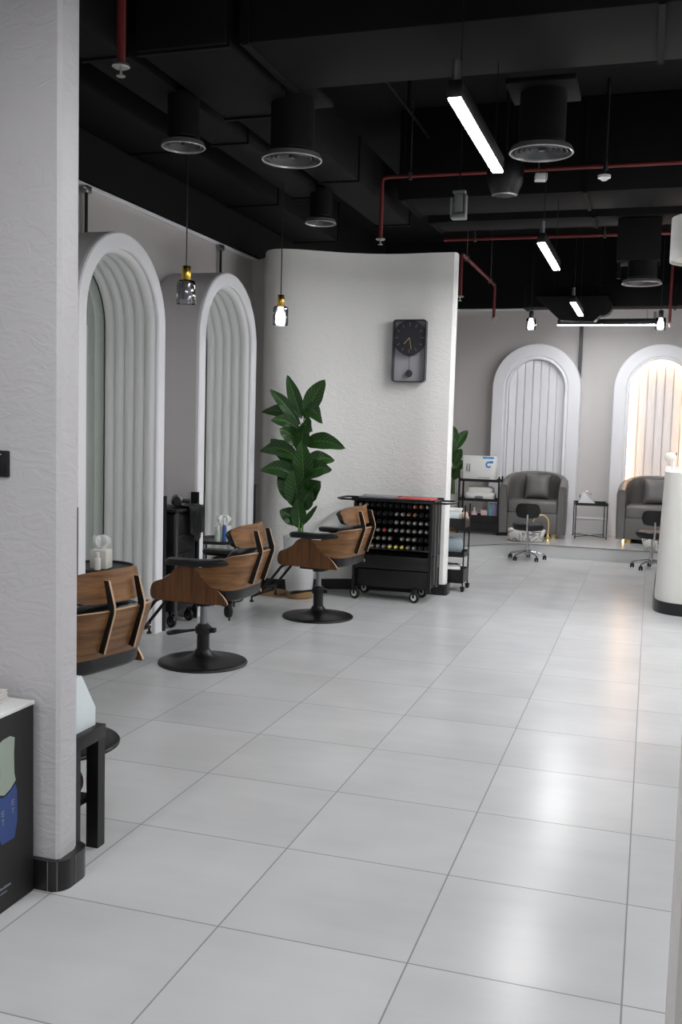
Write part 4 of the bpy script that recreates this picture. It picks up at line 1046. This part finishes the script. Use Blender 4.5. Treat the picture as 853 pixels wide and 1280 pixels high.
def tub_chair(loc, rz, label):
    t = thing('tub_armchair', label, 'armchair', loc, rz, 'grey leather tub armchairs')
    # local: faces -y
    R, TH = 0.425, 0.10
    P = [(-R, -0.33), (-R, -0.2), (-R, -0.05)]
    for i in range(1, 16):
        a = PI-PI*i/16; P.append((R*math.cos(a), -0.03+R*0.95*math.sin(a)))
    P += [(R, -0.05), (R, -0.2), (R, -0.33)]
    n = len(P)
    rings = []
    for i, (x, y) in enumerate(P):
        a = Vector((*P[max(i-1, 0)], 0)); b = Vector((*P[min(i+1, n-1)], 0)); tt = (b-a).normalized(); nn = Vector((tt.y, -tt.x, 0))
        u = abs(i/(n-1)*2-1); h = 0.685+0.165*(1-u**2.2)
        fl = 0.02
        prof = [(0, 0.05), (0, 0.2), (0, h-0.07), (0.012+fl, h-0.02), (-0.005, h), (0.0, h)]
        c = []
        inw = nn
        # outline across the wall: outer side bottom -> top -> inner side bottom
        for off, z in ((0.0, 0.05), (-0.008, 0.3), (-0.012, h-0.08), (-0.006, h-0.03), (0.02, h-0.004), (0.05, h), (TH-0.012, h-0.012), (TH, h-0.045), (TH, h-0.12), (TH, 0.3), (TH, 0.05)):
            c.append((x+inw.x*off*(1 if True else 1), y+inw.y*off, z))
        rings.append(c)
    # make sure inward is toward the centre
    mid = rings[n//2]
    if abs(mid[0][1]) < abs(mid[-2][1]):
        pass
    mb = MB(); mb.rings(rings); mb.build('tub_shell', 'grey_leather', t, sharp=50)
    mb = MB(); mb.box((0, -0.03, 0.40), (0.645, 0.60, 0.17), bev=0.035); mb.build('seat_cushion', 'grey_leather', t)
    mb = MB(); mb.box((0, -0.02, 0.19), (0.645, 0.60, 0.27), bev=0.012); mb.build('front_panel', 'grey_leather', t)
    mb = MB()
    for s in (-1, 1):
        mb.tube([(s*(R-0.008), -0.338, 0.06), (s*(R-0.008), -0.338, 0.62), (s*(R-0.03), -0.338, 0.675), (s*(R-TH+0.02), -0.338, 0.675), (s*(R-TH+0.006), -0.338, 0.62), (s*(R-TH+0.006), -0.338, 0.45)], 0.006, 8)
    mb.build('piping', 'grey_leather', t)
    for x, y in ((-0.28, -0.24), (0.28, -0.24), (-0.22, 0.22), (0.22, 0.22)):
        MB().lathe([(0.04, 0), (0.042, 0.002), (0.042, 0.05), (0.001, 0.05)], (x, y, 0), 20).build('leg', 'gold', t)
    MB().lathe([(0.30, 0.012), (0.31, 0.02), (0.31, 0.052), (0.001, 0.052)], (0, 0, 0), 32).build('plinth', 'black_plastic', t)
    p = thing('throw_pillow', label_p[label], 'pillow', (loc[0]+0.02, loc[1]-0.01, loc[2]+0.46), rz, 'grey pillows on the tub armchairs')
    G = []
    def pil(sgn):
        G = []
        for i in range(17):
            row = []
            for j in range(17):
                u, v = -1+i/8, -1+j/8
                th = max((1-u**4)*(1-v**4), 0)**0.6*0.065
                pinch = 1-0.06*(1-abs(u*v))
                row.append(Vector((u*0.17*(1-0.08*(1-v*v)*abs(u)), sgn*th, v*0.17*(1-0.08*(1-u*u)*abs(v)))))
            G.append(row)
        return G
    rot = Matrix.Rotation(math.radians(-16), 4, 'X')
    for s_ in (1,):
        mb = MB(); A = pil(1); B = pil(-1)
        mb.grid(A); mb.grid(B); bmesh.ops.remove_doubles(mb.bm, verts=mb.bm.verts[:], dist=1e-5)
        mb.xf(Matrix.Translation((0, 0.13, 0.19)) @ rot)
        mb.build('pillow_cover', 'grey_leather', p, sharp=70)
    return t
label_p = {'grey leather tub armchair in front of the unlit panelled arch': 'grey leather pillow on the armchair before the unlit arch',
           'grey leather tub armchair before the glowing arch, partly behind the desk': 'grey leather pillow on the armchair before the glowing arch'}
tub_chair((-1.46, 10.62, PL), 0.03, 'grey leather tub armchair in front of the unlit panelled arch')
tub_chair((0.06, 10.60, PL), -0.06, 'grey leather tub armchair before the glowing arch, partly behind the desk')

def stool(loc, rz, label):
    t = thing('pedicure_stool', label, 'stool', loc, rz, 'black rolling stools with backrests')
    # local: back faces -y side (towards the camera), seat beyond
    mb = MB()
    for k in range(5):
        a = 2*PI*k/5+0.3; c, s = math.cos(a), math.sin(a)
        mb.tube([(0.02*c, 0.02*s, 0.10), (0.12*c, 0.12*s, 0.088), (0.215*c, 0.215*s, 0.066)], [0.016, 0.012, 0.010], 10)
    mb.lathe([(0.028, 0.06), (0.03, 0.075), (0.03, 0.125), (0.022, 0.14)], seg=18)
    mb.build('star_base', 'chrome', t)
    for k in range(5):
        a = 2*PI*k/5+0.3; c, s = 0.215*math.cos(a), 0.215*math.sin(a)
        w_ = MB(); 
        for q in (-0.013, 0.013): w_.lathe([(0.001, q-0.009), (0.022, q-0.009), (0.026, q-0.005), (0.026, q+0.005), (0.022, q+0.009), (0.001, q+0.009)], (c, s, 0.026), 16, axis='X')
        w_.cyl((c, s, 0.026), (c, s, 0.066), 0.007, seg=8)
        w_.build('caster', 'black_plastic', t)
    MB().lathe([(0.022, 0.12), (0.022, 0.26), (0.014, 0.262), (0.014, 0.37)], seg=18).build('gas_cylinder', 'chrome', t)
    MB().lathe([(0.001, 0.36), (0.17, 0.362), (0.185, 0.375), (0.19, 0.40), (0.185, 0.43), (0.16, 0.445), (0.001, 0.45)], (0, 0, -0.0), 36).build('seat', 'black_leather', t)
    MB().tube(catmull([(0, 0, 0.355), (0, -0.12, 0.35), (0, -0.20, 0.37), (0, -0.215, 0.44), (0, -0.205, 0.56)], 5), 0.012, 10).build('back_support', 'chrome', t)
    MB().tube([(0.03, 0, 0.34), (0.12, 0.02, 0.335), (0.15, 0.02, 0.33)], 0.005, 8).build('lever', 'black_plastic', t)
    G = []
    for i in range(17):
        u = -1+i/8; W2 = 0.145
        r = max(0.18, (1-abs(u)**3.5)**(1/3.5)) if abs(u) < 1 else 0.18
        G.append([(u*W2, -0.205+0.035*u*u, 0.605+0.088*r*(-1+j/5)) for j in range(11)])
    mb = MB(); mb.grid(G, 0.035); mb.build('backrest', 'black_leather', t, sharp=60)
stool((-1.37, 9.24, 0), 0.05, 'black rolling stool with backrest on the floor before the platform step')
stool((0.06, 9.12, 0), 0.1, 'black rolling stool with backrest half hidden by the reception desk')

def basin(loc, rz, label):
    t = thing('foot_basin', label, 'foot basin', loc, rz, 'marbled foot basins')
    R = []
    for rr, z in ((0.80, 0.0), (0.92, 0.01), (1.0, 0.10), (1.05, 0.145), (1.0, 0.155), (0.93, 0.145), (0.86, 0.05), (0.80, 0.03)):
        R.append([(0.225*rr*math.copysign(abs(math.cos(a))**0.7, math.cos(a)), 0.15*rr*math.copysign(abs(math.sin(a))**0.7, math.sin(a)), z) for a in [2*PI*k/40 for k in range(40)]])
    mb = MB(); mb.rings(R); mb.build('basin_bowl', 'marble', t, sharp=60)
    MB().lathe([(0.001, 0.031), (0.03, 0.032), (0.03, 0.036), (0.001, 0.038)], seg=16).build('drain', 'chrome', t)
basin((-1.46, 9.86, PL), 0.12, 'white marbled foot basin on the platform behind the first rolling stool')
basin((0.17, 9.74, PL), 0.05, 'white marbled foot basin on the platform beside the reception desk')
t = thing('gold_tap', 'curved gold tap standing beside the marbled foot basin before the grey armchair', 'tap', (-1.20, 9.92, PL))
MB().lathe([(0.032, 0), (0.034, 0.01), (0.02, 0.03), (0.026, 0.05), (0.016, 0.08), (0.01, 0.10)], seg=20).build('tap_base', 'gold', t)
MB().tube(catmull([(0, 0, 0.08), (0.005, 0, 0.2), (-0.01, 0, 0.29), (-0.07, 0, 0.335), (-0.15, -0.01, 0.315), (-0.185, -0.02, 0.26), (-0.185, -0.02, 0.235)], 5), 0.009, 10).build('spout', 'gold', t)

t = thing('wire_side_table', 'square black wire side table between the two grey armchairs', 'side table', (-0.735, 10.72, PL), 0.14)
tray(t, 0.205, 0.205, 0.44, 0.035, name='tray_top')
for x in (-0.2, 0.2):
    for y in (-0.2, 0.2): MB().bb(x-0.006, x+0.006, y-0.006, y+0.006, 0, 0.44).build('leg', 'black_metal', t)
mb = MB(); mb.cyl((-0.2, -0.2, 0.03), (0.2, 0.2, 0.03), 0.005, seg=8); mb.cyl((-0.2, 0.2, 0.031), (0.2, -0.2, 0.031), 0.005, seg=8)
mb.build('cross_brace', 'black_metal', t)
t = thing('tissue_pack', 'white tissue pack with a pink tip on the wire side table', 'tissue pack', (-0.79, 10.66, PL+0.4445), 0.1)
mb = MB(); mb.prism([(-0.11, 0), (0.12, 0), (0.11, 0.03), (0.03, 0.09), (-0.01, 0.15), (-0.05, 0.16), (-0.07, 0.10), (-0.10, 0.03)], 'XZ', -0.05, 0.05); mb.build('pack_body', 'tissue', t)
MB().ell((0.005, 0, 0.165), (0.06, 0.05, 0.04), 14, 8).build('pink_tip', 'pink', t)
mb = MB(); mb.ell((-0.085, 0.0, 0.11), (0.035, 0.03, 0.06), 10, 6); mb.ell((0.05, 0.0, 0.14), (0.03, 0.03, 0.02), 10, 6); mb.build('dark_clip', 'bluegrey', t)

# ------------------------------------------------------------------ reception desk
t = thing('reception_desk', 'curved white reception desk with black plinth at the picture edge', 'reception desk', (0, 0, 0))
base = catmull([(0.10, 8.1, 0), (0.085, 7.0, 0), (0.078, 6.55, 0), (0.095, 6.33, 0), (0.17, 6.20, 0), (0.32, 6.13, 0), (0.6, 6.10, 0), (2.4, 6.10, 0)], 6)
def desk_loop(off, z):
    pts = []
    for i, p in enumerate(base):
        tt = (base[min(i+1, len(base)-1)]-base[max(i-1, 0)]).normalized(); n_ = Vector((-tt.y, tt.x, 0))
        pts.append(p+n_*off+Vector((0, 0, z)))
    return pts
def desk_solid(o0, o1, z0, z1):
    R = []
    for o_, z in ((o0, z0), (o1, z1)):
        L_ = desk_loop(o_, z); R.append([tuple(p) for p in L_]+[(2.4, 8.1, z)])
    return MB().rings(R) and None
mb = MB()
R = []
for o_, z in ((0.012, 0.10), (0.045, 1.215), (0.045, 1.225)):
    R.append([tuple(p) for p in desk_loop(o_, z)]+[(2.4, 8.1, z)])
mb.rings(R); mb.build('desk_body', 'desk_white', t)
mb = MB(); R = []
for o_, z in ((0.0, 0.0), (0.0, 0.105)):
    R.append([tuple(p) for p in desk_loop(o_, z)]+[(2.4, 8.1, z)])
mb.rings(R); mb.build('plinth', 'black_tile', t)
# test which side the offset goes: body must stand inside the plinth outline
t = thing('desk_device', 'small white round-headed device on a stem on the reception desk', 'desk device', (0.19, 6.60, 1.2255))  # unlit round-headed appliance on a stem, not a lamp
MB().lathe([(0.05, 0), (0.05, 0.008), (0.012, 0.014), (0.011, 0.10)], seg=20).build('stem', 'white_plastic', t)
MB().ell((-0.03, 0, 0.125), (0.105, 0.08, 0.085), 24, 14).build('device_head', 'cream', t)
MB().ell((0.022, -0.015, 0.155), (0.014, 0.03, 0.03), 12, 8).build('vent', 'grey_folder', t)

# ------------------------------------------------------------------ foreground left
t = thing('display_box', 'black printed display box with white top before the plaster partition', 'display box', (0, 0, 0))
bx = -1.865
mb = MB(); mb.bb(-2.6, bx, -0.75, 0.002, 0, 0.625); mb.build('box_body', 'poster_black', t)
MB().bb(-2.605, bx+0.004, -0.755, 0.004, 0.625, 0.637, 0.002).build('white_top', 'white_plastic', t)
pr = MB(); fx = bx+0.0015
pr.prism([(-0.178, 0.385), (-0.17, 0.44), (-0.172, 0.50), (-0.178, 0.545), (-0.155, 0.553), (-0.12, 0.555), (-0.098, 0.545), (-0.102, 0.49), (-0.10, 0.43), (-0.093, 0.405), (-0.12, 0.385), (-0.15, 0.375)], 'YZ', bx, fx)
pr.build('printed_cap', 'poster_green', t)
pr = MB(); pr.prism([(-0.18, 0.375), (-0.15, 0.368), (-0.12, 0.378), (-0.096, 0.395), (-0.086, 0.37), (-0.085, 0.27), (-0.10, 0.22), (-0.165, 0.22), (-0.182, 0.27)], 'YZ', bx, fx); pr.build('printed_bottle', 'poster_blue', t)
pr = MB()
random.seed(11)
def strokes(y, z, n, h, w_, gap, dz=0.0):
    for k in range(n):
        pr.bb(bx+0.0016, bx+0.0022, y+k*(w_+gap), y+k*(w_+gap)+w_, z+dz*k, z+dz*k+h*(0.7+0.3*random.random()))
# stacked letters E U / I T on the bottle label
for yy, zz in ((-0.165, 0.325), (-0.115, 0.345)):
    for q in range(3):
        pr.bb(bx+0.0016, bx+0.0022, yy, yy+0.014, zz-q*0.008, zz-q*0.008+0.0025)
    pr.bb(bx+0.0016, bx+0.0022, yy, yy+0.003, zz-0.016, zz+0.002)
    pr.bb(bx+0.0016, bx+0.0022, yy, yy+0.014, zz-0.028, zz-0.0255); pr.bb(bx+0.0016, bx+0.0022, yy+0.006, yy+0.009, zz-0.044, zz-0.026)
strokes(-0.25, 0.075, 22, 0.008, 0.004, 0.002); strokes(-0.25, 0.06, 19, 0.006, 0.003, 0.003)
pr.build('printed_lettering', 'print_white', t)
for k, nm in enumerate(('lowest', 'middle', 'topmost')):
    t = thing('booklet', 'cream booklet on the white top of the display box, %s of its stack' % nm, 'booklet', (-1.985, -0.08, 0.6375+0.0115*k), 0.1+0.03*k, 'cream booklets on the display box')
    MB().bb(-0.07, 0.05, -0.09, 0.05, 0, 0.0015).build('cover', 'cream', t); MB().bb(-0.068, 0.048, -0.088, 0.048, 0.0015, 0.0095).build('page_block', 'tissue', t); MB().bb(-0.07, 0.05, -0.09, 0.05, 0.0095, 0.011).build('cover', 'cream', t)

t = thing('low_bench', 'narrow black bench behind the plaster partition', 'bench', (0, 0, 0))
MB().bb(-2.5, -1.836, 0.19, 0.40, 0.40, 0.45, 0.002).build('bench_top', 'black_plastic', t)
for x in (-2.497, -1.886):
    for y in (0.192, 0.352): MB().bb(x, x+0.048, y, y+0.046, 0, 0.399).build('leg', 'black_plastic', t)
MB().bb(-2.45, -1.886, 0.20, 0.39, 0.165, 0.185).build('lower_shelf', 'black_plastic', t)
t = thing('white_dispenser', 'pale white tapered box standing on the low black bench', 'box', (-1.985, 0.285, 0.4505))
def rr3(x0, x1, y0, y1, z): return [(x0, y0, z), (x1, y0, z), (x1, y1, z), (x0, y1, z)]
mb = MB(); mb.rings([rr3(-0.12, 0.122, -0.09, 0.088, 0), rr3(-0.12, 0.122, -0.09, 0.088, 0.065), rr3(-0.09, 0.09, -0.08, 0.048, 0.185)]); mb.build('box_body', 'ice_white', t, sharp=20)
mb = MB(); mb.rings([rr3(-0.07, 0.07, -0.06, 0.03, 0.184), rr3(-0.065, 0.065, -0.055, 0.025, 0.19)]); mb.build('top_flap', 'white_plastic', t)
t = thing('fabric_bundle', 'dark maroon fabric bundle on the shelf of the low bench', 'bundle', (-1.965, 0.30, 0.1855))
mb = MB(); R = []
mb.ell((0, 0, 0.062), (0.17, 0.14, 0.125), 24, 14, 0.85)
mb.build('bundle_cloth', 'maroon', t)
t = thing('light_switch', 'small black wall switch on the plaster partition', 'switch', (-2.014, 0.03, 1.396))
MB().bb(-0.043, 0.043, -0.010, 0, -0.043, 0.043, 0.004).build('switch_plate', 'black_plastic', t)
MB().bb(-0.03, 0.03, -0.013, -0.009, -0.03, 0.022, 0.002).build('rocker', 'black_plastic', t)
MB().lathe([(0.001, -0.0125), (0.003, -0.012), (0.003, -0.0095)], (0.014, 0, 0.03), 10, axis='Y').build('indicator', 'silver', t)
